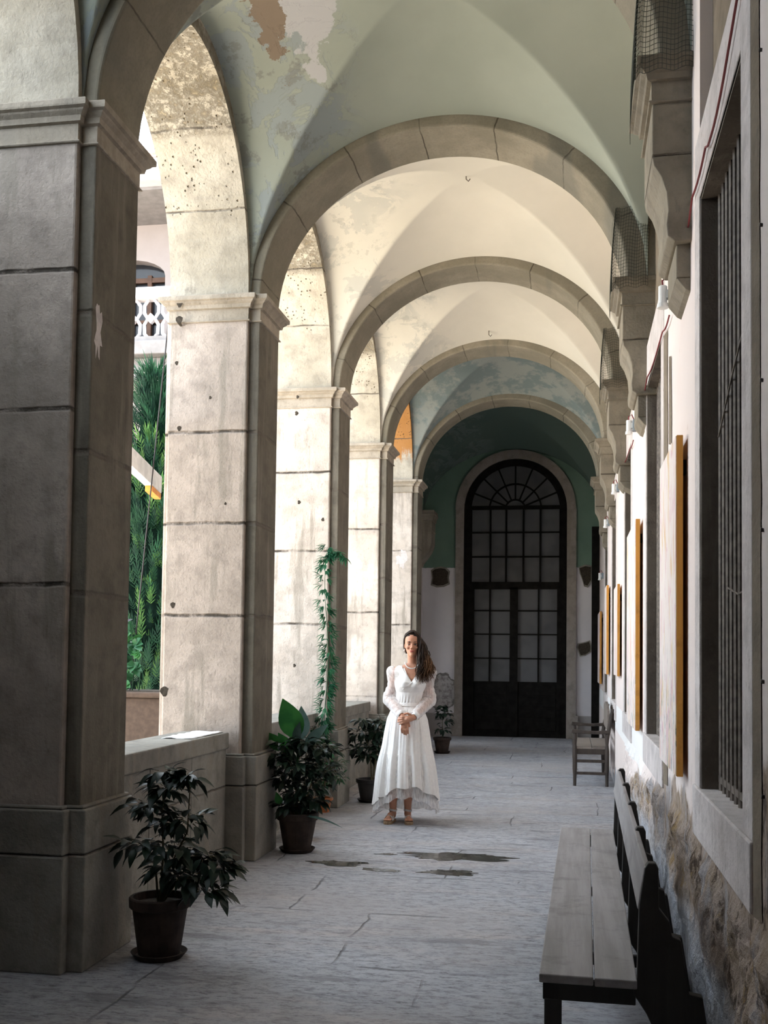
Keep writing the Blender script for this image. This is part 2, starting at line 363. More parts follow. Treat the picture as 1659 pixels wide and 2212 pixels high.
M['leaf_grey'] = leafmat('grey_green_leaf', (.10, .17, .16), (.07, .13, .11), .35)
M['leaf_vine'] = leafmat('vine_leaf', (.015, .085, .042), (.03, .13, .055), .45, .25)
M['conifer'] = leafmat('conifer_green', (.006, .030, .020), (.014, .060, .030), .6, .2)
M['conifer_tip'] = leafmat('conifer_tip_green', (.04, .12, .035), (.10, .20, .06), .6, .3)
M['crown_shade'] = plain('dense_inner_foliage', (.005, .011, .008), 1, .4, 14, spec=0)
M['bigleaf_dark'] = leafmat('slate_grey_leaf', (.035, .035, .042), (.055, .055, .062), .5, .1)

# ---------------------------------------------------------------- the setting
XI, XO, XP, XR, XC = -2.298, -2.889, -2.22, .5, -.9
L, Y1, D1, W1, JW, ZB, ZT = 2.6897, 4.5815, .039, .497, .54, 3.848, 4.034
YE = 19.6
def Yk(k): return Y1 + (k - 1) * L

struct(MB().box(XO - .2, 1.2, -2.2, YE + .5, -.25, 0).build('floor', M['floor']))
g = MB(); g.box(-40, XO - .2, -20, 60, -.35, -.04); struct(g.build('courtyard_ground', M['ground']))

# arcade wall above the piers, arches open to the courtyard
def arch_poly(ya, yb, z0, rise, n=28):
    c, a = (ya + yb) / 2, (yb - ya) / 2
    return [(c - a * math.cos(PI * i / n), z0 + rise * math.sin(PI * i / n)) for i in range(n + 1)]
b = MB(); ZTOP = 6.2
for k in range(0, 5):
    ya, yb = Yk(k) + JW, Yk(k + 1)
    P = arch_poly(ya, yb, ZT, 1.27)
    for x in (XI, XO):
        for i in range(len(P) - 1):
            (y0, z0), (y1, z1) = P[i], P[i + 1]
            b.add([(x, y0, z0), (x, y1, z1), (x, y1, ZTOP), (x, y0, ZTOP)], [(0, 1, 2, 3)])
    for i in range(len(P) - 1):
        (y0, z0), (y1, z1) = P[i], P[i + 1]
        b.add([(XI, y0, z0), (XI, y1, z1), (XO, y1, z1), (XO, y0, z0)], [(0, 1, 2, 3)])
for k in range(0, 6):
    b.box(XO, XI, Yk(k), Yk(k) + JW, ZT, ZTOP)
b.box(XO, XI, Yk(0) - 4.2, Yk(0) + JW, 0, ZT); b.box(XO, XI, Yk(0) - 4.2, Yk(0), ZT, ZTOP)  # unseen bays behind the camera closed solid to darken the foreground
struct(b.build('wall_left', M['arcade']))
b = MB(); b.box(XO, -2.72, Yk(5) + JW, 17.0, 0, ZTOP); b.box(XO, -2.72, 18.2, YE + .3, 0, ZTOP); b.box(XO, -2.72, 17.0, 18.2, 0, .9); b.box(XO, -2.72, 17.0, 18.2, 2.6, ZTOP); struct(b.build('wall_left_end', M['end']))
struct(MB().box(XO, 1.2, -2.2, -1.9, 0, ZTOP).build('wall_front', M['hood']))
struct(MB().box(XO - .04, 5.5, -2.2, YE + 1.3, ZTOP, ZTOP + .3).build('ceiling_slab', M['ext_stone']))
struct(MB().box(XO, 5.5, -2.2, YE + 1.3, ZTOP + .3, 9.6).build('added_upper_storey', M['plaster_ext']))  # unseen block added above the vaults only to shade the sun

# groin vaults
def vault(ya, yb, name, xl=XI, n=110):
    yc, h = (ya + yb) / 2, (yb - ya) / 2; xc, a = (xl + XR) / 2, (XR - xl) / 2
    vs, fs = [], []
    for i in range(n + 1):
        u = -1 + 2 * i / n
        for j in range(n + 1):
            v = -1 + 2 * j / n
            cu, cv = math.sqrt(max(0, 1 - u * u)), math.sqrt(max(0, 1 - v * v))
            z = max((1.24 + .28 * (1 - v * v)) * cu, (1.38 + .14 * (1 - u * u)) * cv)
            vs.append((xc + a * u, yc + h * v, ZT + z))
    for i in range(n):
        for j in range(n):
            p = i * (n + 1) + j
            if ((i < n / 2) == (j < n / 2)): fs += [(p, p + 1, p + n + 2), (p, p + n + 2, p + n + 1)]
            else: fs += [(p, p + 1, p + n + 1), (p + 1, p + n + 2, p + n + 1)]
    return struct(MB().add(vs, fs).build(name, M['vault'], smooth=True))
for k in range(0, 5): vault(Yk(k) + D1 + W1, Yk(k + 1) + D1, 'ceiling' if k == 0 else 'ceiling.%03d' % k)
vault(Yk(5) + D1 + W1, YE + .02, 'ceiling.005', -2.72)
vault(Yk(0) - 2.6, Yk(0) + D1, 'ceiling.006')

# end wall with the round-headed opening
DXC, DR, DSP = -1.02, .94, 4.17
def end_wall():
    b = MB(); n = 24; ro = DR + .02
    arc = [(DXC - ro * math.cos(PI * i / n), DSP + ro * math.sin(PI * i / n)) for i in range(n + 1)]
    b.box(-2.95, DXC - ro, YE, YE + .3, 0, DSP); b.box(DXC + ro, 1.0, YE, YE + .3, 0, DSP)
    b.box(-2.95, DXC - ro, YE, YE + .3, DSP, ZTOP); b.box(DXC + ro, 1.0, YE, YE + .3, DSP, ZTOP)
    for i in range(n):
        (x0, z0), (x1, z1) = arc[i], arc[i + 1]
        b.add([(x0, YE, z0), (x1, YE, z1), (x1, YE, ZTOP), (x0, YE, ZTOP)], [(0, 1, 2, 3)])
    b.box(DXC - 1.2, DXC + 1.2, YE + .31, YE + .4, 0, ZTOP)
    return struct(b.build('wall_back', M['end']))
end_wall()
def hole(name, pts, cx, cz, label):
    # broken hole: dark recess lined by a rough lip standing proud of the paint
    t = empty(name, (cx, YE - .012, cz), label, 'hole')
    rim = MB(); n = len(pts)
    A = [(x, -.004, z) for x, z in pts]; B_ = [(x * .84, -.012, z * .84) for x, z in pts]; Cc = [(x * .78, .010, z * .78) for x, z in pts]
    rim.loft([A, B_, Cc], cap=False).build('rim', M['plinth'], t)
    MB().add([(x * .84, -.009, z * .84) for x, z in pts], [tuple(range(n))]).build('recess', M['soil'], t)
    return t
hole('wall_hole', [(-.17, .12), (-.1, .17), (.02, .19), (.12, .17), (.19, .1), (.17, -.02), (.19, -.14), (.08, -.19), (-.06, -.2), (-.17, -.16), (-.15, -.02)], -2.40, 2.93, 'broken dark square hole in the white end wall, left of the great door')
hole('wall_hole', [(-.12, .16), (.0, .2), (.12, .18), (.12, -.1), (.05, -.22), (-.02, -.2), (-.06, -.06), (-.1, .04)], .25, 2.95, 'ragged black hole high in the end wall, right of the great door')
hole('wall_hole', [(-.14, .03), (-.12, .1), (.02, .13), (.1, .16), (.13, .06), (.12, -.05), (.02, -.12), (-.08, -.14)], .24, 1.62, 'lower dark hole in the end wall above the settle')

# window wall on the right
WIN = {1: (3.27, 4.33), 2: (6.16, 7.36), 3: (9.25, 10.32), 4: (12.3, 13.5), 5: (15.1, 16.3)}
WZ0, WZ1, HZ = .955, 3.30, 3.57
b = MB()
edges = [-2.2] + [q for k in sorted(WIN) for q in WIN[k]] + [YE + .2]
for i in range(0, len(edges), 2): b.box(XR, .95, edges[i], edges[i + 1], .757, ZTOP)
for k in WIN:
    y0, y1 = WIN[k]; b.box(XR, .95, y0, y1, WZ1, HZ); b.box(XR, .95, y0, y1, HZ + 1.35, ZTOP)
# crumbling foot of the wall, a fine displaced sheet
ny, nz = 760, 42; y0_, y1_ = -2.2, YE + .2
vs = []
for i in range(ny + 1):
    y = 2.2 + (10 - 2.2) * i / ny if True else 0
    for j in range(nz + 1):
        z = .757 * j / nz
        d = noise.fractal(Vector((1.1, y * 3.2, z * 3.2)), .65, 2.1, 7) * .036 + .012
        g2 = noise.noise(Vector((4.1, y * 1.3, z * 1.5))) * .02
        e = min(1, (nz - j) / 4)
        vs.append((XR - (max(-.004, d + g2)) * e - .0005, y, z))
b.add(vs, [(i * (nz + 1) + j, i * (nz + 1) + j + 1, (i + 1) * (nz + 1) + j + 1, (i + 1) * (nz + 1) + j) for i in range(ny) for j in range(nz)])
b.box(XR, .95, -2.2, YE + .2, 0, .757)
struct(b.build('wall_right', M['rwall']))
for k in WIN:
    y0, y1 = WIN[k]
    t = empty('window_%d' % k, (XR, (y0 + y1) / 2, WZ0), None, None); struct(t)
    def wc(o): return world_child(o, t)
    s = MB(); s.box(XR - .012, XR + .12, y0 - .17, y1 + .17, .757, WZ0, None)
    s.box(XR + .0, .80, y0, y1, WZ0 - .19, WZ0 - .02); wc(s.build('window_sill', M['sillstone'], bevel=.006))
    r = MB(); r.box(XR + .004, .9, y1 - .012, y1 + .02, WZ0, WZ1); r.box(XR + .004, .9, y0 - .02, y0 + .012, WZ0, WZ1); r.box(XR + .004, .9, y0, y1, WZ1 - .012, WZ1 + .02)
    wc(r.build('window_reveal', M['jambstone']))
    f = MB(); f.box(XR - .004, XR + .03, y0 - .17, y0 + .003, WZ0, HZ); f.box(XR - .004, XR + .03, y1 - .003, y1 + .15, WZ0, HZ); f.box(XR - .004, XR + .03, y0, y1, WZ1, HZ)
    wc(f.build('window_surround', M['sillstone'], bevel=.004))
    h = MB(); h.box(XR + .05, .9, y0, y1 + .01, HZ, HZ + 1.36); wc(h.build('recessed_panel', M['hood']))
    sh = MB(); sh.box(.64, .68, y0, y1, WZ0, WZ1)
    for q in range(4): sh.box(.632, .64, y0 + .03 + q * (y1 - y0) / 4, y0 - .03 + (q + 1) * (y1 - y0) / 4, WZ0 + .08, WZ1 - .08)
    wc(sh.build('shutter', M['shutter']))
    gr = MB(); nb = 11
    for q in range(nb):
        y = y0 + .05 + (y1 - y0 - .1) * q / (nb - 1); gr.tube([(XR + .075, y, WZ0 - .0), (XR + .075, y, WZ1)], .0125, 6)
    for z in (WZ0 + .03,): gr.box(XR + .066, XR + .084, y0, y1, z, z + .025)
    wc(gr.build('iron_grille', M['bar']))
# two slack wires on the nearest grille
for pts, lab in (([(.56, 4.02, 1.72), (.557, 3.75, 1.68), (.557, 3.5, 1.69), (.56, 3.3, 1.72)], 'thin wire sagging across the lower bars of the nearest window grille'),
                 ([(.56, 4.25, 2.32), (.556, 3.85, 2.47), (.56, 3.45, 2.62), (.56, 3.29, 2.68)], 'thin wire slanting across the upper bars of the nearest window grille')):
    tag(MB().tube(pts, .0035, 5).build('wire', M['bar']), lab, 'wire')
# worn chases in the plaster beside the windows
def chase(y0, y1, z0, z1, nm, n=26):
    b = MB(); v = []
    for i in range(n + 1):
        z = z0 + (z1 - z0) * i / n; a = noise.noise(Vector((y0, 0, z * 5))) * .018; c_ = noise.noise(Vector((y1, 3, z * 5))) * .018
        v += [(XR - .003, y0 + a, z), (XR - .014, (y0 + y1) / 2, z), (XR - .003, y1 + c_, z)]
    f = []
    for i in range(n):
        for j in range(2): f.append((i * 3 + j, i * 3 + j + 1, i * 3 + j + 4, i * 3 + j + 3))
    b.add(v, f); return struct(b.build(nm, M['hood']))
chase(2.96, 3.09, .77, 5.0, 'trim_1'); chase(5.74, 5.97, .80, 3.2, 'trim_2'); chase(5.52, 5.56, 2.55, 3.0, 'trim_3')
# nails down the near panel
nl = ['topmost, level with the window lintel', 'second from the top', 'third from the top', 'fourth from the top, at middle height', 'third from the bottom', 'second from the bottom', 'lowest, near the window sill']
for i, z in enumerate((3.55, 3.1, 2.62, 2.2, 1.8, 1.4, 1.1)):
    o = MB().tube([(XR + .01, 2.93, z), (XR - .008, 2.93, z + .002)], [.004, .006], 6).build('nail', M['dark_cable'])
    tag(o, 'small black nail beside the nearest window, ' + nl[i], 'nail', 'nails beside the nearest window')

# ---------------------------------------------------------------- piers
def moulding(b, x0, x1, y0, y1, z0, z1, cp, xin=None):
    prof = [(0, 0), (.012, .004), (.016, .014), (.012, .024), (.003, .028), (.004, .50), (.022, .53), (.024, .58), (.028, .66), (.046, .74), (.050, .78), (.066, .82), (cp, .86), (cp, .97), (cp - .004, 1.0), (0, 1.0)]
    rings = []
    for i, (o, t) in enumerate(prof):
        z = z0 + (z1 - z0) * (t if i > 4 else t * 5.2 * .5)
        rings.append([(x0 - o, y0 - o, z), (x1 + o, y0 - o, z), (x1 + o, y1 + o, z), (x0 - o, y1 + o, z)])
    b.loft(rings)
order = ['nearest, half in shadow at the left edge', 'second from the camera, pale pink with rust holes', 'third from the camera, with the climbing vine in front', 'fourth from the camera, behind the woman', 'fifth and last, bluish grey beside the end bay']
ordr = ['nearest', 'second', 'third', 'fourth', 'fifth and farthest']
def hole_dots(b, lst, y):
    for x, z, r in lst:
        b.add([(x + r * math.cos(a) * (1 + .3 * math.sin(3 * a + x * 9)), y, z + r * 1.25 * math.sin(a)) for a in [2 * PI * i / 10 for i in range(10)]], [tuple(range(10))])
for k in range(1, 6):
    y = Yk(k)
    t = empty('stone_pier', (-2.55, y + .27, 0), 'square stone arcade pier, ' + order[k - 1], 'pier', 'arcade piers')
    wc = lambda o: world_child(o, t)
    s = MB(); s.box(XO, XI, y, y + JW, .70, ZB + .02); s.box(XO - .05, XO + .1, y + .07, y + JW - .05, .6, ZB + .3)
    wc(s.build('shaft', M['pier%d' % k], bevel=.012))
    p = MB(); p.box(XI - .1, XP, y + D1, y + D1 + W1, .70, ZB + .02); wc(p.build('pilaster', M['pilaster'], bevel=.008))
    q = MB(); pj = .0425
    for z0, z1, o in ((0, .527, pj), (.531, .735, pj - .004), (.735, .752, pj * .5)):
        q.box(XO - .04, XI + o, y - o, y + JW + o, z0, z1); q.box(XI - .1, XP + o, y + D1 - o * .6, y + D1 + W1 + o * .6, z0, z1)
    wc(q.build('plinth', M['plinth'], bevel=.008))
    c = MB(); moulding(c, XO, XI, y, y + JW, ZB, ZT, .068); moulding(c, XI - .2, XP, y + D1, y + D1 + W1, ZB, ZT, .068)
    wc(c.build('capital', M['capital']))
    if k in (2, 3):
        d = MB()
        if k == 2: hole_dots(d, [(-2.80, 3.98, .022), (-2.80, 3.86, .026), (-2.83, 3.56, .013), (-2.57, 3.30, .010), (-2.80, 3.08, .016), (-2.87, 1.18, .03), (-2.82, 1.80, .018), (-2.44, 2.53, .009)], y - .0012)
        else: hole_dots(d, [(-2.62, 3.95, .014), (-2.64, 3.80, .018), (-2.60, 2.93, .016), (-2.36, 2.76, .015), (-2.62, 1.35, .014)], y - .0012)
        V = [(x, yy - (.0 if z < 3.84 else .045), z) for x, yy, z in d.v]
        for q in range(0, len(V), 10): wc(MB().add(V[q:q + 10], [tuple(range(10))]).build('fixing_hole', M['soil']))
    if k in (1, 5):
        rq = random.Random(k); P_ = []
        for i in range(18):
            a_ = 2 * PI * i / 18; q_ = 1 + .45 * rq.uniform(-1, 1)
            P_.append((q_ * math.cos(a_), q_ * math.sin(a_)))
        if k == 1: V = [(XP + .0012, 4.685 + .035 * u_, 2.98 + .13 * v_) for u_, v_ in P_]
        else: V = [(-2.44 + .07 * u_, y - .0012, 2.85 + .12 * v_) for u_, v_ in P_]
        wc(MB().add(V, [tuple(range(18))]).build('plaster_patch', M['sillstone'], label='small white plaster patch'))
    # transverse arch
    xa, xb = XP, .36; xc, a = (xa + xb) / 2, (xb - xa) / 2; n = 44
    t2 = empty('transverse_arch', (xc, y + D1 + W1 / 2, ZT), 'round stone arch across the walkway, %s from the camera' % ordr[k - 1], 'arch', 'transverse arches')
    b = MB(); rings = []
    for i in range(n + 1):
        th = PI * i / n; cx, sx = math.cos(th), math.sin(th)
        def P(o, yy, e=0): return (xc - (a + o) * cx, yy, ZT + (1.165 + o) * sx + e)
        rings.append([P(0, y + D1 + .004), P(0, y + D1 + W1 - .004), P(.40, y + D1 + W1 - .004), P(.40, y + D1 + .004)])
    b.loft(rings); ob = b.build('arch_ring', M['ring']); world_child(ob, t2); bv = ob.modifiers.new('bevel', 'BEVEL'); bv.width = .018; bv.segments = 3; bv.limit_method = 'ANGLE'
    # corbel on the window wall
    t3 = empty('wall_corbel', (XR, y + D1 + W1 / 2, 3.4), 'stone corbel on the window wall under the right foot of the %s arch' % ordr[k - 1], 'corbel', 'wall corbels')
    wc = lambda o: world_child(o, t3)
    c = MB(); moulding(c, .335, .62, y + D1, y + D1 + W1, ZB - .0, ZT, .068); wc(c.build('capital', M['corbel']))
    s = MB(); s.box(.335, .6, y + D1, y + D1 + W1, 3.62, ZB + .02); wc(s.build('pilaster_strip', M['corbel'], bevel=.006))
    pr_ = [(.335, 3.62), (.342, 3.58), (.372, 3.53), (.395, 3.46), (.402, 3.38), (.395, 3.32), (.400, 3.27), (.43, 3.245), (.6, 3.245), (.6, 3.62)]
    s = MB(); s.prism(pr_, 'Y', y + D1, y + D1 + W1); s.box(.44, .6, y + D1 + .05, y + D1 + W1 - .05, 3.10, 3.25); s.prism([(.44, 3.10), (.6, 3.10), (.6, 2.98), (.48, 3.05)], 'Y', y + D1 + .05, y + D1 + W1 - .05)
    wc(s.build('console', M['corbel'], bevel=.006))
# left corbel of the end bay
t3 = empty('wall_corbel', (-2.72, 19.3, 3.4), 'pinkish stone corbel on the left wall beside the green end wall', 'corbel')
c = MB(); moulding(c, -2.9, -2.50, 19.08, YE, 3.72, 4.10, .05); world_child(c.build('capital', M['capital']), t3)
s = MB(); s.prism([(-2.72, 3.75), (-2.50, 3.75), (-2.50, 3.5), (-2.54, 3.38), (-2.62, 3.26), (-2.70, 3.16), (-2.72, 3.1)], 'Y', 19.08, YE); world_child(s.build('console', M['capital']), t3)

# bird netting round the springings on the window wall
def netting(k, label):
    y = Yk(k) + D1; b = MB()
    plan = [(.497, y - .075), (.40, y - .08), (.29, y - .08), (.262, y - .05), (.255, y + .02), (.258, y + .2), (.262, y + .4), (.27, y + W1 + .04)]
    z0, z1 = (3.96, 4.52); nz = 24
    def S(s, t):
        f = s * (len(plan) - 1); i = min(int(f), len(plan) - 2); g_ = f - i
        x = plan[i][0] * (1 - g_) + plan[i + 1][0] * g_; yy = plan[i][1] * (1 - g_) + plan[i + 1][1] * g_
        x = x + t * t * .03; yy = yy + .05 * t * (1 if s < .4 else 0)
        zz = z0 - .03 * s * (1 - t) + (z1 - z0) * t + .008 * math.sin(s * 40)
        return (x, yy, zz)
    ns = 44
    for i in range(ns + 1): b.tube([S(i / ns, j / nz) for j in range(nz + 1)], .0013, 3, False)
    for j in range(nz + 1): b.tube([S(i / ns, j / nz) for i in range(ns + 1)], .0013, 3, False)
    return tag(b.build('bird_net', M['net']), label, 'netting', 'bird nets on the corbels', 'stuff')
netting(1, 'dark bird netting wrapped over the nearest corbel of the window wall')
netting(2, 'dark bird netting wrapped over the second corbel of the window wall')
netting(3, 'dark bird netting wrapped over the third corbel of the window wall')

# parapets between the piers
for k in range(1, 5):
    y0, y1 = Yk(k) + JW + .043, Yk(k + 1) - .043
    t = empty('parapet', (-2.55, (y0 + y1) / 2, 0), ['low stone parapet before the nearest pier, at the left edge', 'low stone parapet with coping between the nearest and second piers', 'low stone parapet behind the large dark potted plant', 'low stone parapet between the third and fourth piers', 'low stone parapet between the fourth and fifth piers'][k], 'parapet', 'parapets of the arcade')
    b = MB(); b.box(-2.72, -2.365, y0, y1, .79, .905); world_child(b.build('coping', M['plinth'], bevel=.01), t)
    b = MB(); n = 3
    for i in range(n):
        a, c_ = y0 + (y1 - y0) * i / n, y0 + (y1 - y0) * (i + 1) / n
        b.box(-2.70, -2.385, a + .004, c_ - .004, 0, .788)
    world_child(b.build('panel', M['plinth'], bevel=.004), t)
b = MB(); n = 12
vs = [];
for i in range(n + 1):
    for j in range(7):
        vs.append((-2.60 + .21 * j / 6, 6.55 + .62 * i / n, .908 + .016 * abs(noise.noise(Vector((i * .6, j * .7, 2))))))
b.add(vs, [(i * 7 + j, i * 7 + j + 1, i * 7 + j + 8, i * 7 + j + 7) for i in range(n) for j in range(6)])
o = b.build('white_cloth', M['paper'], smooth=True); m_ = o.modifiers.new('s', 'SOLIDIFY'); m_.thickness = .004; tag(o, 'crumpled white cloth lying on the parapet coping by the second pier', 'cloth')

# ---------------------------------------------------------------- great door
t = empty('door_1', (DXC, YE, 0), None, None); struct(t)
wc = lambda o: world_child(o, t)
n = 28
def ringpts(r, n=28, a0=0, a1=PI): return [(DXC - r * math.cos(a0 + (a1 - a0) * i / n), DSP + r * math.sin(a0 + (a1 - a0) * i / n)) for i in range(n + 1)]
s = MB()   # stone surround
s.box(DXC - 1.09, DXC - DR, YE - .06, YE + .2, .42, DSP); s.box(DXC + DR, DXC + 1.11, YE - .06, YE + .2, .42, DSP)
I, O = ringpts(DR), ringpts(DR + .16)
for i in range(n):
    q = [I[i], I[i + 1], O[i + 1], O[i]]; s.prism(q, 'Y', YE - .06, YE + .2)
s.box(DXC - 1.14, DXC - DR, YE - .09, YE + .1, 0, .42); s.box(DXC + DR, DXC + 1.15, YE - .09, YE + .1, 0, .42)
wc(s.build('door_surround', stone('door_stone', (.34, .30, .27), (.27, .24, .215), (), 0, .5)))
f = MB(); yf = YE + .08
def bar(x0, x1, z0, z1, d=.06): f.box(x0, x1, yf - d, yf, z0, z1)
X = lambda px: DXC + (px - 1113) / 117.2
def Zp(py): return 1.458 + (1423 - py) * 19.9 / 2301
bar(X(1003), X(1020), 0, DSP); bar(X(1207), X(1224), 0, DSP)
bar(X(1018), X(1210), Zp(1109), Zp(1101), .07); bar(X(1018), X(1210), Zp(1279), Zp(1264), .08)
for px in (1060, 1094, 1131, 1167): bar(X(px - 2), X(px + 2), Zp(1266), Zp(1103))
for py in (1158, 1210): bar(X(1018), X(1210), Zp(py + 1.6), Zp(py - 1.6))
bar(X(1103), X(1120), .0, Zp(1275), .08); bar(X(1018), X(1026), .05, Zp(1275), .07); bar(X(1203), X(1210), .05, Zp(1275), .07)
for px in (1060, 1164): bar(X(px - 1.8), X(px + 1.8), Zp(1475), Zp(1275))
for py in (1325, 1375, 1426): bar(X(1018), X(1210), Zp(py + 1.5), Zp(py - 1.5))
def farc(r0, r1, n=28):
    I, O = ringpts(r0, n), ringpts(r1, n)
    for i in range(n): f.prism([I[i], I[i + 1], O[i + 1], O[i]], 'Y', yf - .06, yf)
farc(DR - .13, DR + .01); farc(.46, .49); farc(.17, .20)
for i in range(1, 8):
    a_ = PI * i / 8; r0 = .19; r1 = DR - .1; d = Vector((-math.cos(a_), 0, math.sin(a_))); pv = Vector((d.z, 0, -d.x)) * .014
    c0 = Vector((DXC, 0, DSP)) + d * r0; c1 = Vector((DXC, 0, DSP)) + d * r1
    f.prism([((c0 + pv).x, (c0 + pv).z), ((c1 + pv).x, (c1 + pv).z), ((c1 - pv).x, (c1 - pv).z), ((c0 - pv).x, (c0 - pv).z)], 'Y', yf - .05, yf)
wc(f.build('door_frame', M['dark_wood']))
p = MB(); z1 = Zp(1475)
for x0, x1 in ((X(1020), X(1104)), (X(1119), X(1208))):
    p.box(x0, x1, yf - .05, yf, 0, z1)
    for za, zb in ((.12, .30), (.36, .50), (.56, z1 - .30), (z1 - .24, z1 - .05)): p.box(x0 + .06, x1 - .06, yf - .062, yf - .045, za, zb)
wc(p.build('door_panel', M['dark_wood'], bevel=.004))
gm = N('frosted_door_glass'); gx, gy, gz = gm.sep()
gc = gm.mix(gm.ramp(gm.noise(1.3, 3), .35, .65), (.09, .093, .10), (.05, .052, .057))
M['frost'] = gm.out(gc, .42, gm.noise(40, 3), .1, .002, spec=.5)
gl = MB(); gl.box(X(1018), X(1210), yf - .02, yf - .012, z1, DSP)
P = ringpts(DR - .06); gl.prism(P, 'Y', yf - .02, yf - .012)
wc(gl.build('door_glass', M['frost']))
# tall dark leaf in the right corner
t = empty('door_2', (.43, 19.35, 0), None, None); struct(t)
b = MB(); b.box(.36, .495, 19.25, 19.31, 0.0, 3.80); world_child(b.build('door_leaf', M['dark_wood'], bevel=.004), t)

# ---------------------------------------------------------------- paintings
def painting(y0, y1, z0, z1, th, label, off, gap=.02):
    t = empty('painting', (XR, (y0 + y1) / 2, z0), label, 'painting', 'canvases hung on the window wall')
    b = MB(); b.box(XR - gap - th, XR - gap, y0, y1, z0, z1); world_child(b.build('stretcher', M['gold'], bevel=.003), t)
    c = MB(); c.box(XR - gap - th - .003, XR - gap - th + .002, y0 + .004, y1 - .004, z0 + .004, z1 - .004); world_child(c.build('canvas', painting_mat('painted_canvas_%d' % int(y0 * 10), off)), t)
    for ya_, yb_ in ((y0 + .06, y0 + .12), (y1 - .12, y1 - .06)): world_child(MB().box(XR - gap - .001, XR + .004, ya_, yb_, z1 - .16, z1 - .10).build('hanging_cleat', M['dark_wood']), t)
painting(4.78, 5.64, .95, 2.44, .028, 'tall pink and ochre abstract canvas with orange edge beside the nearest window', (0, 0, 0))
painting(7.72, 8.9, .95, 2.45, .030, 'narrow canvas with orange edge between the second and third windows', (4, 2, 1))
painting(10.85, 11.7, 1.28, 2.2, .025, 'cream canvas with ochre edge between the third and fourth windows', (7, 1, 2))
painting(14.0, 14.7, 1.25, 2.4, .03, 'small peach coloured canvas beyond the fourth window', (1, 7, 2))
painting(17.2, 18.4, 1.05, 2.2, .03, 'farthest canvas on the window wall, near the corner of the end wall', (3, 3, 5))

# ---------------------------------------------------------------- wall lamps and cable
def wall_lamp(y, z, s, label):
    t = empty('wall_lamp', (XR, y, z), label, 'lamp', 'wall lamps')
    b = MB(); b.box(-.05 * s, 0, -.02, .09 * s, -.075 * s, .075 * s); b.build('junction_box', M['grey_box'], t, bevel=.004)
    c = MB(); c.lathe([(.03 * s, .075 * s), (.036 * s, .07 * s), (.036 * s, -.07 * s), (.045 * s, -.075 * s), (.048 * s, -.11 * s), (.036 * s, -.115 * s)], (-.095 * s, .03, 0), 16); c.build('lamp_body', M['white_metal'], t, smooth=False)
    d = MB(); d.tube([(-.095 * s, .03, .07 * s), (-.10 * s, .03, .12 * s), (-.06 * s, .03, .15 * s), (-.03 * s, .03, .08 * s)], .005, 6); d.build('lamp_lead', M['red_cable'], t)
    a = MB(); a.box(-.07 * s, -.04 * s, .01, .05, -.02, .02); a.build('bracket', M['white_metal'], t)
wall_lamp(5.36, 3.27, .6, 'white cylindrical wall lamp with grey box between the first and second windows')
wall_lamp(8.5, 3.29, .6, 'white wall lamp with grey box between the second and third windows')
wall_lamp(11.5, 3.27, .6, 'small white wall lamp between the third and fourth windows')
wall_lamp(14.3, 3.25, .6, 'small white wall lamp beyond the fourth window')
wall_lamp(17.0, 2.75, .6, 'farthest small white wall lamp near the dark corner')
def cable(pts, label, m='red_cable', r=.0045):
    P = []
    for i in range(len(pts) - 1):
        a, b_ = Vector(pts[i]), Vector(pts[i + 1])
        for j in range(5):
            t_ = j / 5; q = a.lerp(b_, t_); q.z -= .02 * math.sin(PI * t_) * (1 if abs(b_.y - a.y) > .3 else 0); P.append(q)
    P.append(Vector(pts[-1])); return tag(MB().tube(P, r, 6).build('cable', M[m]), label, 'cable')
cable([(XR - .016, 3.0, 3.55), (XR - .016, 3.25, 3.45), (XR - .016, 3.55, 3.36), (XR - .016, 3.95, 3.33), (XR - .016, 4.02, 3.36), (XR - .016, 4.46, 3.36), (XR - .016, 4.6, 3.30), (XR - .016, 5.30, 3.40)], 'dark red cable sagging along the lintel of the nearest window', 'red_cable')
cable([(XR - .016, 5.5, 3.2), (XR - .016, 5.9, 3.24), (XR - .016, 6.2, 3.24), (XR - .016, 7.1, 3.30), (XR - .016, 7.5, 3.28), (XR - .016, 8.45, 3.38)], 'dark red cable running over the second window between two lamps')
cable([(XR - .016, 8.65, 3.2), (XR - .016, 9.2, 3.24), (XR - .016, 10.3, 3.30), (XR - .016, 11.4, 3.36)], 'dark red cable running over the third window')
for (x, y, z), lab in (((-.90, 8.9, 5.56), 'small rusty hook hanging from the crown of the second vault'), ((-.98, 12.55, 5.32), 'small rusty hook at the top of the fourth arch')):
    o = MB().tube([(x, y, z + .02), (x, y, z - .03), (x + .02, y, z - .05), (x + .035, y, z - .03)], .005, 6).build('iron_hook', M['bar']); tag(o, lab, 'hook')

# ---------------------------------------------------------------- puddles
wm = N('wet_stone'); M['wet'] = wm.out(wm.mix(wm.ramp(wm.noise(6, 5), .4, .6), (.055, .052, .045), (.085, .078, .066)), wm.ramp(wm.noise(9, 4), .4, .7, .06, .35), spec=.5)
def puddle(cx, cy, a, b_, seed, label):
    n = 46; top = [];
    for i in range(n):
        th = 2 * PI * i / n; r = 1 + .55 * noise.fractal(Vector((math.cos(th) * 1.6 + seed, math.sin(th) * 1.6, seed)), .7, 2, 4)
        top.append((cx + a * r * math.cos(th), cy + b_ * r * math.sin(th)))
    m = MB(); m.prism(top, 'Z', -.002, .0025); tag(m.build('puddle', M['wet']), label, 'puddle', 'puddles on the walkway')
puddle(-1.60, 7.36, .21, .085, 3, 'flat dark puddle left of the middle, nearest the big potted plant')
puddle(-1.25, 7.20, .12, .055, 9, 'smallest puddle on the floor, reflecting a bright patch')
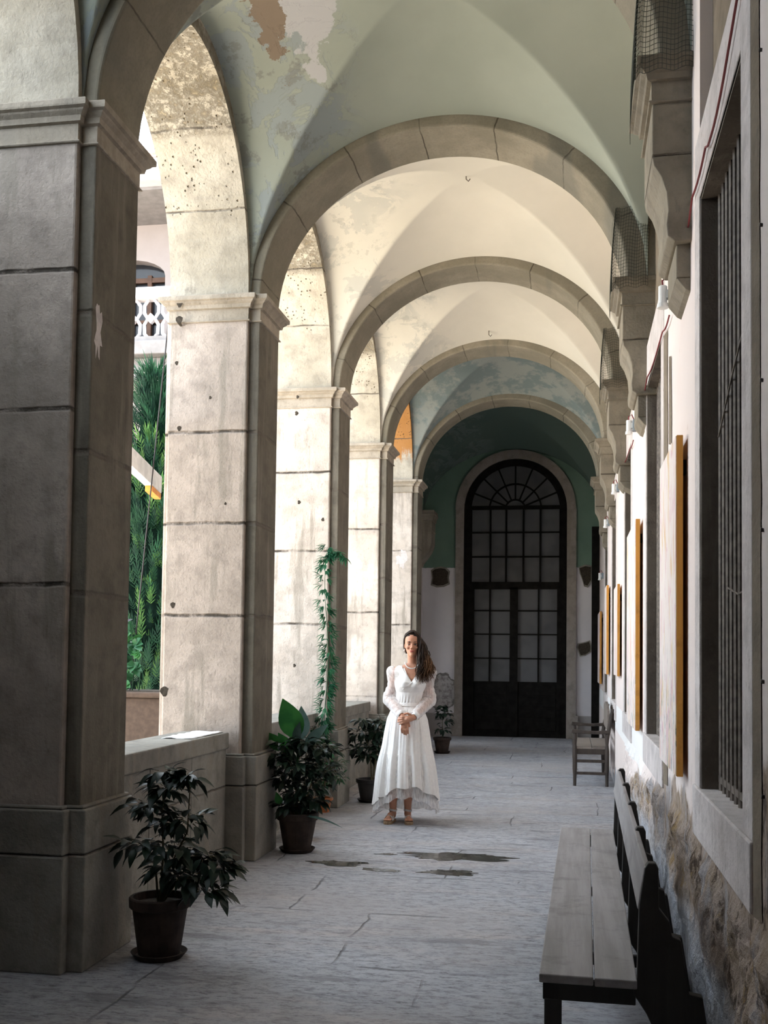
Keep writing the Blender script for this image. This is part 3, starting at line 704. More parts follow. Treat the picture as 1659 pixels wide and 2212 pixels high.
puddle(-.82, 7.80, .40, .15, 14, 'longest dark puddle across the walkway in front of the woman')
puddle(-.80, 7.22, .18, .085, 21, 'narrow damp patch on the floor nearest the long bench')
puddle(-1.33, 7.78, .08, .03, 27, 'small damp spot just left of the longest puddle')

# ---------------------------------------------------------------- long bench
def P2(p, a): return p
bt = empty('bench', (.06, 3.50, 0), 'long grey wooden bench with low plank back along the window wall', 'bench', None, -.0139)
def bb(name, m): return name
BL = 2.98
s = MB(); s.box(-.155, .015, -.02, BL, .422, .45); s.build('seat_plank', M['bench_seat'], bt, bevel=.004)
s = MB(); s.box(.019, .150, -.02, BL, .420, .448); s.build('seat_plank', M['bench_seat'], bt, bevel=.004)
s = MB(); s.box(-.145, .148, .03, .058, .355, .421); s.box(-.145, -.12, .03, BL - .05, .355, .421); s.box(-.145, .148, BL - .08, BL - .05, .355, .421); s.build('apron', M['bench_dark'], bt, bevel=.003)
for i in range(5):
    y = .02 + i * .73
    p = MB(); p.prism([(.140, .40), (.150, .452), (.157, .68), (.174, .795), (.184, .812), (.208, .812), (.216, .795), (.218, .67), (.250, .63), (.258, .585), (.285, .575), (.31, .41), (.350, .403), (.39, .15), (.405, .0), (.34, .0), (.18, .34)], 'Y', y - .022, y + .022)
    p.build('back_support', M['bench_dark'], bt, bevel=.004)
for i, y in enumerate((.05, .05 + (BL - .16) / 2, BL - .11)):
    l_ = MB(); l_.box(-.14, -.085, y - .025, y + .03, 0, .36); l_.build('leg', M['bench_dark'], bt, bevel=.004)
    l_ = MB(); l_.box(-.09, .37, y - .012, y + .014, .08, .13); l_.build('stretcher', M['bench_dark'], bt)
s = MB(); s.prism([(.150, .665), (.172, .80), (.192, .797), (.172, .662)], 'Y', -.0, BL + .03); s.build('back_rail', M['bench_seat'], bt, bevel=.005)
s = MB(); s.prism([(.285, .28), (.345, .02), (.36, .02), (.30, .28)], 'Y', .04, BL - .1); s.build('rear_board', M['bench_dark'], bt)

# ---------------------------------------------------------------- settle at the far right
st = empty('settle', (.24, 13.15, 0), 'old brown wooden settle with armrests against the far right wall', 'settle')
Lh = .72
for y in (-Lh, Lh):
    for x, top in ((-.19, .62), (.17, .88)):
        b = MB(); b.tube([(x, y, 0), (x, y, .12), (x, y, .2), (x, y, .40), (x, y, .47), (x, y, .54), (x + (.06 if x > 0 else 0), y, top)], [.018, .02, .026, .026, .018, .025, .018], 8); b.build('leg', M['chair_wood'], st)
    b = MB(); b.prism([(-.23, .60), (-.22, .645), (-.1, .63), (.05, .625), (.2, .64), (.2, .60), (.05, .59), (-.1, .595)], 'Y', y - .03, y + .03); b.build('armrest', M['chair_wood'], st, bevel=.004)
    b = MB(); b.box(-.18, .17, y - .012, y + .012, .13, .16); b.box(-.18, .17, y - .012, y + .012, .27, .30); b.build('stretcher', M['chair_wood'], st)
b = MB(); b.box(-.20, .0, -Lh, Lh, .42, .445); b.box(.004, .19, -Lh, Lh, .42, .445); b.build('seat', M['chair_seat'], st, bevel=.004)
b = MB(); b.box(-.20, -.175, -Lh, Lh, .36, .42); b.box(-.19, .19, -Lh + .0, -Lh + .025, .36, .42); b.box(.16, .185, -Lh, Lh, .36, .42); b.build('apron', M['chair_wood'], st)
b = MB(); n = 16
poly = [(-Lh, .62), (-Lh, .86)] + [(-Lh + 2 * Lh * i / n, .86 + .075 * math.sin(PI * i / n)) for i in range(1, n)] + [(Lh, .86), (Lh, .62)]
Mx = Matrix.Translation((.185, 0, 0)); b.prism(poly, 'X', .175, .20); b.build('back_board', M['chair_seat'], st)
b = MB(); b.box(.165, .185, -Lh, Lh, .50, .56); b.build('lower_rail', M['chair_wood'], st)

# ---------------------------------------------------------------- plants
def leaf(b, p, d, up, ln, wd, bend=.3, n=4, fold=.25):
    d = Vector(d).normalized(); s_ = d.cross(up)
    if s_.length < 1e-4: s_ = d.orthogonal()
    s_.normalize(); u = s_.cross(d); vs = []; p = Vector(p)
    for i in range(n + 1):
        t_ = i / n; w_ = wd * math.sin(PI * min(1, t_ ** .8 * .97 + .02)) * .5
        c_ = p + d * (ln * t_) - u * (bend * ln * t_ * t_)
        vs += [c_ - s_ * w_ + u * (fold * w_), c_, c_ + s_ * w_ + u * (fold * w_)]
    fs = []
    for i in range(n):
        for j in range(2): fs.append((i * 3 + j, i * 3 + j + 1, i * 3 + j + 4, i * 3 + j + 3))
    b.add(vs, fs)
def rdir(r, tilt0=-.4, tilt1=.6):
    a = r.uniform(0, 2 * PI); z = r.uniform(tilt0, tilt1); return Vector((math.cos(a), math.sin(a), z)).normalized()
def bush(t, seed, stems, leaves_per, ln, wd, mat, z0, clusters, bend=.45, nm='foliage'):
    """stems: list of polylines from the pot to the clusters; clusters: (centre, radius)"""
    r = random.Random(seed); sb = MB(); lb = MB()
    for pl in stems:
        sb.tube(pl, [.007 * (1 - .6 * i / max(1, len(pl) - 1)) for i in range(len(pl))], 6)
    for c_, rad in clusters:
        c_ = Vector(c_)
        for q in range(leaves_per):
            dd = rdir(r, -.9, 1.0); p = c_ + Vector((dd.x * rad[0], dd.y * rad[0], dd.z * rad[1])) * r.uniform(.25, .9)
            out = (Vector((dd.x, dd.y, dd.z * .5 - .1)) + rdir(r) * .5)
            sb.tube([c_ * .35 + p * .65, p], [.0022, .0014], 3, False)
            k_ = r.uniform(.7, 1.15); leaf(lb, p, out, Vector((0, 0, 1)) + rdir(r) * .35, ln * k_, wd * k_, bend * r.uniform(.4, 1.3))
    sb.build('stem', M['stem'], t); return lb.build(nm, M[mat], t, smooth=True)
def pot(t, rt, rb, h, mat, saucer=True, rim=.035):
    b = MB(); z0 = .02 if saucer else 0
    b.lathe([(rb, z0), (rb + (rt - rb) * .78, z0 + (h - z0) * .80), (rt - .002, z0 + (h - z0) * .80), (rt + .006, z0 + (h - z0) * .83), (rt + .008, h - .006), (rt + .002, h), (rt - .012, h), (rt - .016, h - .035)], n=32)
    b.build('pot', M[mat], t, smooth=False)
    MB().lathe([(rt - .02, h - .04), (rt * .5, h - .028), (.01, h - .03)], n=20).build('soil', M['soil'], t)
    if saucer: MB().lathe([(rb + .01, 0), (rb + .035, .03), (rb + .03, .032), (rb + .012, .012)], n=28).build('saucer', M[mat], t)
# nearest plant
t = empty('potted_plant', (-1.94, 4.92, 0), 'dark glossy-leaved shrub in a dark clay pot at the foot of the nearest pier', 'plant', 'potted plants')
pot(t, .14, .10, .29, 'terradark')
cl = [((.02, 0, .80), (.10, .05)), ((.13, -.02, .86), (.06, .03)), ((-.06, 0, .72), (.12, .05)), ((.0, .02, .64), (.08, .07)), ((.13, 0, .66), (.12, .06)), ((-.08, -.02, .54), (.15, .06)), ((.07, .0, .52), (.14, .08)), ((.22, -.02, .50), (.12, .07)), ((.30, 0, .44), (.10, .06)), ((.14, -.03, .40), (.13, .06)), ((.24, -.05, .34), (.12, .05)), ((.02, 0, .42), (.10, .07)), ((.02, 0, .88), (.08, .03))]
stems = [[(0, 0, .26), (.01, 0, .5), (.0, 0, .70), (.02, 0, .84)], [(.01, 0, .26), (.04, 0, .42), (.13, 0, .60), (.14, 0, .84)], [(.02, 0, .27), (.10, -.02, .38), (.24, -.04, .40), (.30, 0, .42)], [(-.01, 0, .26), (-.03, 0, .45), (-.08, 0, .54)]]
bush(t, 3, stems, 32, .090, .046, 'leaf_dark', .29, cl, .55)
# large group by the second pier
t = empty('potted_plant', (-1.99, 7.73, 0), 'large bushy plant with broad green top leaves in a clay pot by the second pier', 'plant', 'potted plants')
pot(t, .150, .10, .29, 'terradark')
cl = [((-.10, 0, .78), (.13, .08)), ((.05, .02, .80), (.14, .08)), ((.17, .02, .76), (.13, .08)), ((-.16, -.02, .70), (.12, .08)), ((.0, -.04, .66), (.17, .10)), ((.18, 0, .60), (.15, .10)), ((-.10, 0, .55), (.13, .10)), ((.08, -.02, .50), (.16, .10)), ((.0, 0, .42), (.14, .08)), ((.12, 0, .38), (.10, .07)), ((-.06, -.02, .34), (.12, .05)), ((.04, -.04, .62), (.15, .1))]
stems = [[(0, 0, .26), (-.02, 0, .5), (-.1, 0, .75)], [(.02, 0, .26), (.05, 0, .5), (.06, 0, .8)], [(.03, 0, .26), (.10, 0, .5), (.17, 0, .75)], [(-.02, 0, .26), (-.08, 0, .4), (-.16, 0, .68)]]
bush(t, 5, stems, 58, .088, .044, 'leaf_dark', .29, cl, .5)
for a_, lab in ((((-.01, .02, .83), (-.40, -.1, 1), (0, -1, .2), .32, .19, .02, 8, .15), 'tall bright green broad leaf'), (((-.12, .02, .74), (-.5, -.2, .5), (0, -1, .3), .2, .10, .2, 6), None), (((-.06, .02, .72), (-.3, -.2, .5), (0, -1, .3), .18, .10, .2, 6), None), (((-.1, -.12, .36), (-.1, -.4, .5), (0, -1, .4), .10, .06, .3, 5), None)):
    lb = MB(); leaf(lb, *a_); lb.build('broad_leaf', M['leaf_bright'], t, smooth=True, label=lab)
for a_ in (((.01, .05, .82), (.0, -.05, 1), (.5, -1, .2), .25, .12, .10, 8, .2), ((.03, .03, .76), (.75, -.1, .8), (0, -1, .5), .26, .09, .12, 8, .2), ((-.02, .0, .78), (.1, -.1, .9), (-.5, -1, .2), .18, .09, .1, 6, .2), ((.05, -.1, .28), (1, -.3, .02), (0, -.3, 1), .34, .035, .22, 8, .3)):
    lb = MB(); leaf(lb, *a_); lb.build('broad_leaf', M['leaf_grey'], t, smooth=True, label='grey-green leaf')
MB().tube([(-.02, .03, .27), (-.01, .02, .86)], [.012, .008], 6).build('stem', M['leaf_mid'], t)
# terracotta pot half hidden behind it
t = empty('potted_plant', (-2.10, 8.28, 0), 'small orange clay pot half hidden behind the large bushy plant', 'plant', 'potted plants')
pot(t, .10, .07, .20, 'terracotta', False)
bush(t, 8, [[(0, 0, .16), (.02, 0, .4)]], 14, .07, .035, 'leaf_mid', .2, [((-.02, 0, .36), (.08, .06)), ((.04, 0, .44), (.10, .06))])
# vine pot
t = empty('climbing_vine', (-2.26, 9.72, 0), 'climbing vine rising from an orange clay pot along the third pier', 'vine')
pot(t, .085, .055, .135, 'terracotta', False)
bush(t, 11, [[(0, 0, .12), (.02, 0, .4), (.05, 0, .6)], [(0, 0, .12), (.08, -.02, .3), (.10, -.03, .45)]], 46, .055, .018, 'leaf_mid', .135, [((.06, -.02, .58), (.16, .10)), ((.12, -.03, .45), (.12, .10)), ((.02, -.02, .44), (.14, .10)), ((.14, -.04, .32), (.10, .10)), ((.02, -.02, .30), (.12, .08)), ((-.06, 0, .62), (.10, .10)), ((-.10, 0, .75), (.08, .1))], .5)
r = random.Random(4); sb = MB(); lb = MB(); pl = []
for i in range(30):
    t_ = i / 29; pl.append(Vector((-.02 - .02 * math.sin(t_ * 9) + .0 * t_, .12 + .02 * math.sin(t_ * 13), .12 + 2.36 * t_)))
sb.tube(pl, [.006 - .004 * i / 29 for i in range(30)], 6)
for i, p in enumerate(pl):
    if i < 6: continue
    dens = 9 if i < 18 else (6 if i < 23 else 4)
    if i > 26: dens = 9
    for q in range(dens):
        d = rdir(r, -.7, .25); d.y = -abs(d.y) * .6; d.normalize()
        pp = p + d * r.uniform(.01, .05) + Vector((0, 0, r.uniform(-.04, .04)))
        for f_ in (-.5, 0, .5):
            dd = Matrix.Rotation(f_, 3, 'Y') @ d
            leaf(lb, pp, dd, Vector((0, -.4, 1)), r.uniform(.06, .10), .020, .35, 3)
for j in range(7):    # side shoot at the head that bends over the pier corner
    t_ = j / 6; p = Vector((-.02 + .17 * t_, .10 + .0 * t_, 2.38 + .05 * math.sin(PI * t_)))
    for q in range(8):
        d = rdir(r, -.8, .3); d.y = -abs(d.y) * .5; leaf(lb, p, d, (0, -.4, 1), r.uniform(.06, .10), .020, .4, 3)
sb.tube([(-.02, .10, 2.36), (.05, .09, 2.43), (.15, .10, 2.40)], .003, 5)
sb.build('vine_stem', M['leaf_mid'], t); lb.build('vine_leaves', M['leaf_vine'], t, smooth=True)
# black pot
t = empty('potted_plant', (-1.97, 10.50, 0), 'dark plant with large drooping leaves in a black pot left of the woman', 'plant', 'potted plants')
pot(t, .13, .09, .23, 'black_pot', True)
cl = [((-.06, 0, .80), (.10, .06)), ((-.10, 0, .68), (.13, .08)), ((.10, 0, .70), (.10, .06)), ((.02, 0, .58), (.15, .08)), ((-.14, 0, .52), (.10, .06)), ((.10, 0, .54), (.10, .07)), ((.0, 0, .46), (.13, .05)), ((.14, 0, .80), (.06, .03))]
bush(t, 21, [[(.02, 0, .2), (.01, 0, .4), (-.04, 0, .65), (-.06, 0, .8)], [(.03, 0, .2), (.06, 0, .45), (.1, 0, .65), (.13, 0, .78)]], 34, .105, .052, 'leaf_dark', .23, cl, .6)
# far pot
t = empty('potted_plant', (-1.90, 16.0, 0), 'small leafy plant in a brown pot behind the woman by the end bay', 'plant', 'potted plants')
pot(t, .13, .09, .24, 'terradark', True)
bush(t, 25, [[(0, 0, .2), (0, 0, .5)]], 20, .09, .05, 'leaf_dark', .24, [((0, 0, .36), (.12, .07)), ((.02, 0, .48), (.12, .08)), ((-.04, 0, .60), (.08, .08)), ((.05, 0, .60), (.08, .06)), ((.0, 0, .70), (.04, .05))])

# ---------------------------------------------------------------- courtyard
FY = 18.9
t = empty('courtyard_building', (-9, FY, 0), 'white two-storey wing with red roof across the courtyard, seen through the arch', 'building')
wc = lambda o: world_child(o, t)
b = MB(); b.box(-30, XO - .1, FY, FY + 1.9, -.04, 6.7); wc(b.build('lower_wall', M['plaster_ext']))
b = MB(); b.box(-30, XO - .1, FY - .25, FY + .2, 6.55, 6.75); b.box(-30, XO - .1, FY - .35, FY + .2, 7.02, 7.28); b.box(-30, XO - .1, FY - .1, FY + .2, 6.75, 7.02); b.box(-30, XO - .1, FY - .12, FY, 5.9, 6.0); wc(b.build('cornice', M['ext_stone'], bevel=.02))
b = MB(); by = FY + 1.6; wx = [(-9.88 + 2.75 * q, -8.27 + 2.75 * q) for q in range(-3, 3) if q < 2]
# gallery wall pieces round arched windows
def aw(x0, x1):
    c_, a_ = (x0 + x1) / 2, (x1 - x0) / 2; n = 12
    P = [(c_ - a_ * math.cos(PI * i / n), 9.22 + .36 * math.sin(PI * i / n)) for i in range(n + 1)]
    for i in range(n): b.prism([P[i], P[i + 1], (P[i + 1][0], 10.35), (P[i][0], 10.35)], 'Y', by, by + .3)
xs = [-30] + [q for w_ in wx for q in w_] + [XO - .1]
for i in range(0, len(xs), 2): b.box(xs[i], xs[i + 1], by, by + .3, 7.2, 10.35)
for x0, x1 in wx: aw(x0, x1)
wc(b.build('gallery_wall', M['plaster_ext']))
b = MB(); b.box(-30, XO - .1, FY + .0, by + .6, 10.3, 10.42); wc(b.build('eaves', M['ext_stone']))
b = MB(); b.box(-30, XO - .1, FY - .32, FY + .1, 10.36, 10.66); b.box(-30, XO - .1, FY - .26, FY + .1, 10.66, 10.80); wc(b.build('roof_cornice', M['balustrade'], bevel=.03))
b = MB(); b.add([(-30, FY - .2, 10.84), (XO - .1, FY - .2, 10.84), (XO - .1, FY + 1.35, 11.7), (-30, FY + 1.35, 11.7), (-30, FY - .2, 10.7), (XO - .1, FY - .2, 10.7), (XO - .1, FY + 1.35, 11.5), (-30, FY + 1.35, 11.5)], [(0, 1, 2, 3), (4, 7, 6, 5), (0, 4, 5, 1), (2, 6, 7, 3), (1, 5, 6, 2), (0, 3, 7, 4)])
for i in range(60):
    x = XO - .3 - i * .45; b.tube([(x, FY - .24, 10.84), (x, FY + 1.35, 11.7)], .07, 6)
wc(b.build('roof', M['tile_roof']))
for x0, x1 in wx:
    f = MB(); c_, a_ = (x0 + x1) / 2, (x1 - x0) / 2
    f.box(x0, x1, by + .2, by + .26, 7.2, 7.3)
    for q in range(5): x = x0 + (x1 - x0) * q / 4; f.box(x - .045, x + .045, by + .16, by + .24, 7.2, 9.3)
    f.box(x0, x1, by + .17, by + .23, 9.15, 9.25); f.box(x0, x1, by + .17, by + .23, 8.3, 8.36)
    fo = wc(f.build('window', M['win_wood'])); gg = MB(); gg.box(x0 - .02, x1 + .02, by + .26, by + .29, 7.2, 9.6); go = gg.build('pane', M['black_glass']); world_child(go, t); 
# balustrade of the gallery
t = empty('balustrade', (-8, FY - .1, 7.28), 'white pierced balustrade on the upper gallery of the courtyard wing', 'balustrade')
wc = lambda o: world_child(o, t)
b = MB(); b.box(-16, XO - .2, FY - .22, FY + .04, 8.12, 8.34); wc(b.build('top_rail', M['balustrade'], bevel=.02))
b = MB(); b.box(-16, XO - .2, FY - .2, FY + .02, 7.28, 7.40); wc(b.build('bottom_rail', M['ext_stone']))
def baluster_mesh():
    m = MB()
    for sx in (-1, 1):
        pts = [(sx * .055 + sx * .10 * math.sin(PI * i / 10) * .0 + sx * (.095 - .0) * (1 if 0 < i < 10 else .55), 0, .0 + .74 * i / 10) for i in range(11)]
        m.tube([(sx * .06, 0, 0), (sx * .13, 0, .08), (sx * .14, 0, .26), (sx * .07, 0, .37), (sx * .14, 0, .48), (sx * .14, 0, .62), (sx * .06, 0, .74)], .035, 6)
    m.prism([(0, .27), (.10, .37), (0, .47), (-.10, .37)], 'Y', -.045, .045)
    return m
bo = baluster_mesh().build('baluster', M['balustrade'], t); bo.location = (1.6, 0, .11)
for i in range(1, 26):
    q = bo.copy(); C.objects.link(q); q.parent = t; q.location = (1.6 - i * .36, 0, .11)
# conifer: feathery sprays on curved boughs
def conifer(loc, h, rad, seed, label):
    t = empty('conifer_tree', loc, label, 'tree'); r = random.Random(seed)
    tr = MB(); tr.tube([(0, 0, -.04), (0, 0, h * .5), (0, 0, h * .95)], [.11, .07, .015], 8)
    lo, tip = MB(), MB()
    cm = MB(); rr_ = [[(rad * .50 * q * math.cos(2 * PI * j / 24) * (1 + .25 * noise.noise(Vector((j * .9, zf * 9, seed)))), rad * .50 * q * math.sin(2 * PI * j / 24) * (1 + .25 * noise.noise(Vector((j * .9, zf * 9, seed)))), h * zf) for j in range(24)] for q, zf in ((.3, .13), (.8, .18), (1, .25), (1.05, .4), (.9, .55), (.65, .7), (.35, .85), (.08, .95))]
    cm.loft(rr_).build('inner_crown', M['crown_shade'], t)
    for i in range(3000):
        z = h * (.16 + .84 * r.random() ** 1.05); R0 = rad * (1 - ((z / h - .25) / .75) ** 1.6 * .93 if z > h * .25 else 1) * r.uniform(.35, 1.0)
        a = r.uniform(0, 2 * PI); c_ = Vector((R0 * math.cos(a), R0 * math.sin(a), z))
        d = Vector((math.cos(a), math.sin(a), r.uniform(.5, 1.7))).normalized(); bb_ = tip if (r.random() < .25 + .5 * (z / h > .78) and R0 > rad * .3) else lo
        s_ = d.cross((0, 0, 1)).normalized(); Ls = r.uniform(.16, .30)
        nrm = s_.cross(d)
        for q in range(-4, 5):
            base = c_ + d * (Ls * .17 * (4 - abs(q)));
            dd = (d + s_ * (q * .20) + nrm * r.uniform(-.2, .2)).normalized(); w_ = nrm.cross(dd).normalized() * .0075
            e = base + dd * Ls * (1 - .15 * abs(q)) * .8
            bb_.add([base - w_ * .6, base + w_ * .6, (base + e) / 2 + w_, e, (base + e) / 2 - w_], [(0, 1, 2, 3, 4)])
    tr.build('trunk', M['stem'], t); lo.build('crown', M['conifer'], t); tip.build('crown_tips', M['conifer_tip'], t, label='paler young tips of the crown'); return t
conifer((-5.25, 12.8, 0), 5.0, 1.15, 2, 'dark green feathery conifer in the courtyard behind the white timber')
conifer((-8.6, 15.6, 0), 4.6, 1.0, 6, 'second conifer farther back in the courtyard before the white wing')
# leafy block added out of view beside the camera to cut the daylight
r = random.Random(77); lb = MB(); hb = MB(); vs = []; nn = 40; mm = 30
hb.box(-4.2, -3.22, -3.5, 5.3, -.04, 3.8)
for i in range(15000):
    y = r.uniform(1.5, 5.42) if i % 5 else r.uniform(-3.5, 2); z = r.uniform(0, 4.05); x = -3.1 - (r.uniform(0, 1.0) if z > 3.8 else r.uniform(-.04, .10))
    leaf(lb, (x, y, z), rdir(r), (0, 0, 1), r.uniform(.07, .12), .05, .3, 2)
t = empty('added_hedge', (-3.7, 1, 0), 'unseen leafy screen added outside the opening to keep light off the nearest pier', 'added_hedge'); world_child(hb.build('added_hedge_core', M['leaf_dark']), t); o = world_child(lb.build('added_hedge_leaves', M['leaf_dark']), t); o['kind'] = 'stuff'
# stone trough with leafy vine behind the parapet
t = empty('stone_trough', (-3.75, 8.25, 0), 'brown stone trough standing behind the parapet in the courtyard', 'trough')
b = MB(); b.box(-.75, .62, -.28, .28, -.04, 1.10); b.box(-.78, .65, -.31, .31, 1.10, 1.145); b.build('trough_body', M['brownbox'], t, bevel=.012)
MB().box(-.66, .55, -.2, .2, 1.13, 1.150).build('soil', M['soil'], t)
t = empty('creeper', (-3.55, 8.2, 1.15), 'leafy green creeper with broad leaves growing in the brown trough', 'plant')
r = random.Random(12); lb = MB(); lb2 = MB(); sb = MB(); dk = MB()
for i in range(70):
    p = Vector((r.uniform(-.45, .12), r.uniform(-.15, .1), r.uniform(.02, .60))); 
    if p.x > .0 and p.z > .5: p.z -= .2
    d = rdir(r, -.8, .4); d.y = -abs(d.y); tgt = lb if r.random() < .45 else lb2
    for f_ in (-.9, -.3, .3, .9): leaf(tgt, p, Matrix.Rotation(f_, 3, 'Y') @ d, (0, -1, .5), r.uniform(.05, .12), .06, .2, 3)
for i in range(9): x = r.uniform(-.4, .1); sb.tube([(x, 0, 0), (x + .03, -.02, .3), (x + r.uniform(-.1, .1), -.03, .62)], .006, 5)
leaf(dk, (-.36, -.15, .30), (.75, -.05, .55), (-.3, -1, .5), .46, .16, .12, 8, .3); leaf(dk, (-.40, -.13, .40), (.8, -.05, .35), (-.3, -1, .5), .5, .14, .12, 8, .3)
sb.build('stem', M['leaf_mid'], t); lb.build('leaves', M['leaf_bright'], t, smooth=True); lb2.build('darker_leaves', M['leaf_mid'], t, smooth=True); dk.build('broad_leaf', M['bigleaf_dark'], t, smooth=True, label='large dark grey drooping leaf')
# timber beam fixed to the outside of the nearest pier, with orange end
t = empty('timber_beam', (-2.94, 4.75, 3.16), 'white painted timber jutting diagonally across the first arch opening', 'beam')
a, e = Vector((0, 0, 0)), Vector((-.72, 4.25, -.20)); q = (e - a).to_track_quat('Y', 'Z').to_matrix().to_4x4()
MB().box(-.04, .04, -.04, (e - a).length, -.075, .075, q).build('timber', M['white_timber'], t, bevel=.006)
MB().box(-.03, .03, (e - a).length - .34, (e - a).length + .02, -.125, -.076, q).build('orange_block', M['orange'], t)
cb = MB(); cb.tube([(-3.10, 8.2, 6.2), (-3.29, 8.2, 3.95), (-3.532, 8.2, 1.15)], .006, 5); tag(cb.build('cable', M['dark_cable']), 'thin dark line hanging from the upper wall into the creeper', 'cable')

# ---------------------------------------------------------------- the woman
def skin_mat():
    n = N('tanned_skin'); c = n.mix(n.ramp(n.noise(30, 3), .3, .7), (.50, .245, .155), (.56, .285, .185))
    m = n.out(c, .5, spec=.35); n.b.inputs['Subsurface Weight'].default_value = .12; n.b.inputs['Subsurface Scale'].default_value = .01; n.b.inputs['Subsurface Radius'].default_value = (1, .35, .2); return m
M['skin'] = skin_mat()
M['dress'] = plain('white_dress_cotton', (.86, .84, .82), .85, .03, 40)
def sheer(name, alpha, col=(.88, .86, .85)):
    n = N(name); m = n.out(col, .8, n.noise(160, 2), .15, .001); tr = n.node('ShaderNodeBsdfTransparent'); mx = n.node('ShaderNodeMixShader')
    w_ = n.ramp(n.noise(26, 3, .6, n.vec((3, 3, .7))), .35, .65, alpha - .10, alpha + .10); n.lk(w_, mx.inputs[0])
    o = n.t.nodes['Material Output']; n.t.links.new(tr.outputs[0], mx.inputs[1]); n.t.links.new(n.b.outputs[0], mx.inputs[2]); n.t.links.new(mx.outputs[0], o.inputs[0]); return m
M['sheer'] = sheer('sheer_white_chiffon', .50); M['tulle'] = sheer('white_tulle', .42)
n = N('long_brown_hair'); g_ = n.noise(1, 4, .6, n.vec((70, 70, 5)))
zz = n.sep()[2]
hc = n.mix(n.ramp(g_, .35, .7), (.011, .006, .004), (.036, .018, .010))
xx_ = n.sep()[0]; tipm = n.math('MAXIMUM', n.ramp(n.math('ADD', zz, n.math('MULTIPLY', g_, .14)), 1.30, 1.42, .7, 0), n.math('MULTIPLY', n.ramp(n.math('ADD', xx_, n.math('MULTIPLY', g_, .10)), -1.24, -1.16), n.ramp(zz, 1.52, 1.40)))
hc = n.mix(n.math('MULTIPLY', tipm, .55), hc, (.20, .10, .045)); M['hair'] = n.out(hc, .55, g_, .5, .004, spec=.2)
M['lip'] = plain('lips', (.42, .11, .09), .45, .05, 30); M['eye'] = plain('dark_brown_eye', (.018, .010, .008), .15, .05, 30); M['eyewhite'] = plain('eye_white', (.62, .58, .55), .3, .02, 30)
M['brow'] = plain('eyebrow', (.06, .03, .02), .7, .1, 60); M['pearl'] = plain('pearl', (.82, .78, .74), .2, .03, 30); M['silver'] = plain('silver_leather', (.62, .60, .58), .35, .05, 30); M['cork'] = plain('cork_sole', (.30, .20, .12), .8, .25, 60)

wt = empty('person', (-1.477, 9.294, 0), 'woman with long brown hair in a long white dress, hands crossed in front, smiling', 'person', None, .13)
HX, HZ = .098, 1.447           # chin
body = MB()
# trunk
def ell(cx, cy, z, w_, f, bk, n=28):
    return [(cx + w_ * math.cos(2 * PI * j / n), cy + (f if math.sin(2 * PI * j / n) < 0 else bk) * math.sin(2 * PI * j / n), z) for j in range(n)]
body.loft([ell(.05, 0, .80, .05, .05, .05), ell(.055, 0, .83, .135, .085, .10), ell(.06, 0, .92, .150, .095, .105), ell(.066, 0, 1.0, .122, .09, .09), ell(.072, 0, 1.07, .102, .08, .075), ell(.080, 0, 1.14, .112, .088, .08),
           ell(.086, 0, 1.21, .130, .115, .085), ell(.090, 0, 1.26, .138, .105, .09), ell(.094, .005, 1.31, .150, .085, .09), ell(.096, .01, 1.345, .140, .065, .08), ell(.097, .012, 1.375, .075, .05, .06), ell(.097, .012, 1.39, .045, .04, .05)])
body.capsule([(.097, .020, 1.33), (HX + .001, .012, 1.41), (HX + .002, .004, 1.50)], [.052, .041, .048])
# head
hd = [(0, .014, .070, -.02), (.006, .026, .081, .0), (.020, .037, .086, .015), (.04, .047, .086, .040), (.065, .055, .084, .058), (.09, .060, .082, .070), (.115, .0635, .080, .082), (.14, .066, .083, .092), (.165, .066, .082, .096), (.19, .060, .070, .090), (.21, .046, .050, .072), (.222, .026, .028, .045), (.226, .006, .006, .01)]
body.loft([ell(HX, 0, HZ + z, w_, f, bk + .03 if bk > 0 else .03) for z, w_, f, bk in hd])
body.capsule([(HX, -.078, HZ + .118), (HX, -.092, HZ + .100), (HX, -.103, HZ + .084)], [.0075, .009, .011]); body.ball((HX - .011, -.089, HZ + .079), .0085); body.ball((HX + .011, -.089, HZ + .079), .0085)
body.ball((HX, -.080, HZ + .018), (.017, .012, .013)); body.ball((HX, -.084, HZ + .052), (.022, .010, .014))
for s in (-1, 1):
    body.ball((HX + s * .034, -.066, HZ + .082), (.019, .016, .015)); body.ball((HX + s * .028, -.077, HZ + .128), (.020, .008, .006)); body.ball((HX + s * .066, .012, HZ + .098), (.007, .016, .028))
# bust, legs
for s in (-1, 1): body.ball((.087 + s * .055, -.070, 1.215), (.052, .040, .052), 14, 10)
LEG = {-1: -.055, 1: .075}
for s in (-1, 1):
    fx = LEG[s]
    body.capsule([(.05 + s * .08, 0, .86), (.03 + (fx - .02) * .9, .0, .48), (fx + s * .006, .012, .33), (fx, .015, .20), (fx, .018, .105), (fx, .012, .075)], [.085, .054, .050, .040, .030, .032])
    d = Vector((s * .18 - .1, -1, 0)).normalized(); side = Vector((-d.y, d.x, 0))
    hl = Vector((fx, .025, .055)); body.capsule([hl, hl + d * .08 + Vector((0, 0, .01)), hl + d * .135 - Vector((0, 0, .008))], [.028, .028, .022])
    for q in range(5):
        o_ = (q - 2) * .0145 * (1 if d.x * s >= 0 else 1); ln = .038 - .004 * abs(q - 1.5)
        st_ = hl + d * .13 + side * o_ - Vector((0, 0, .013)); body.capsule([st_, st_ + d * ln - Vector((0, 0, .006))], [.0085, .0072])
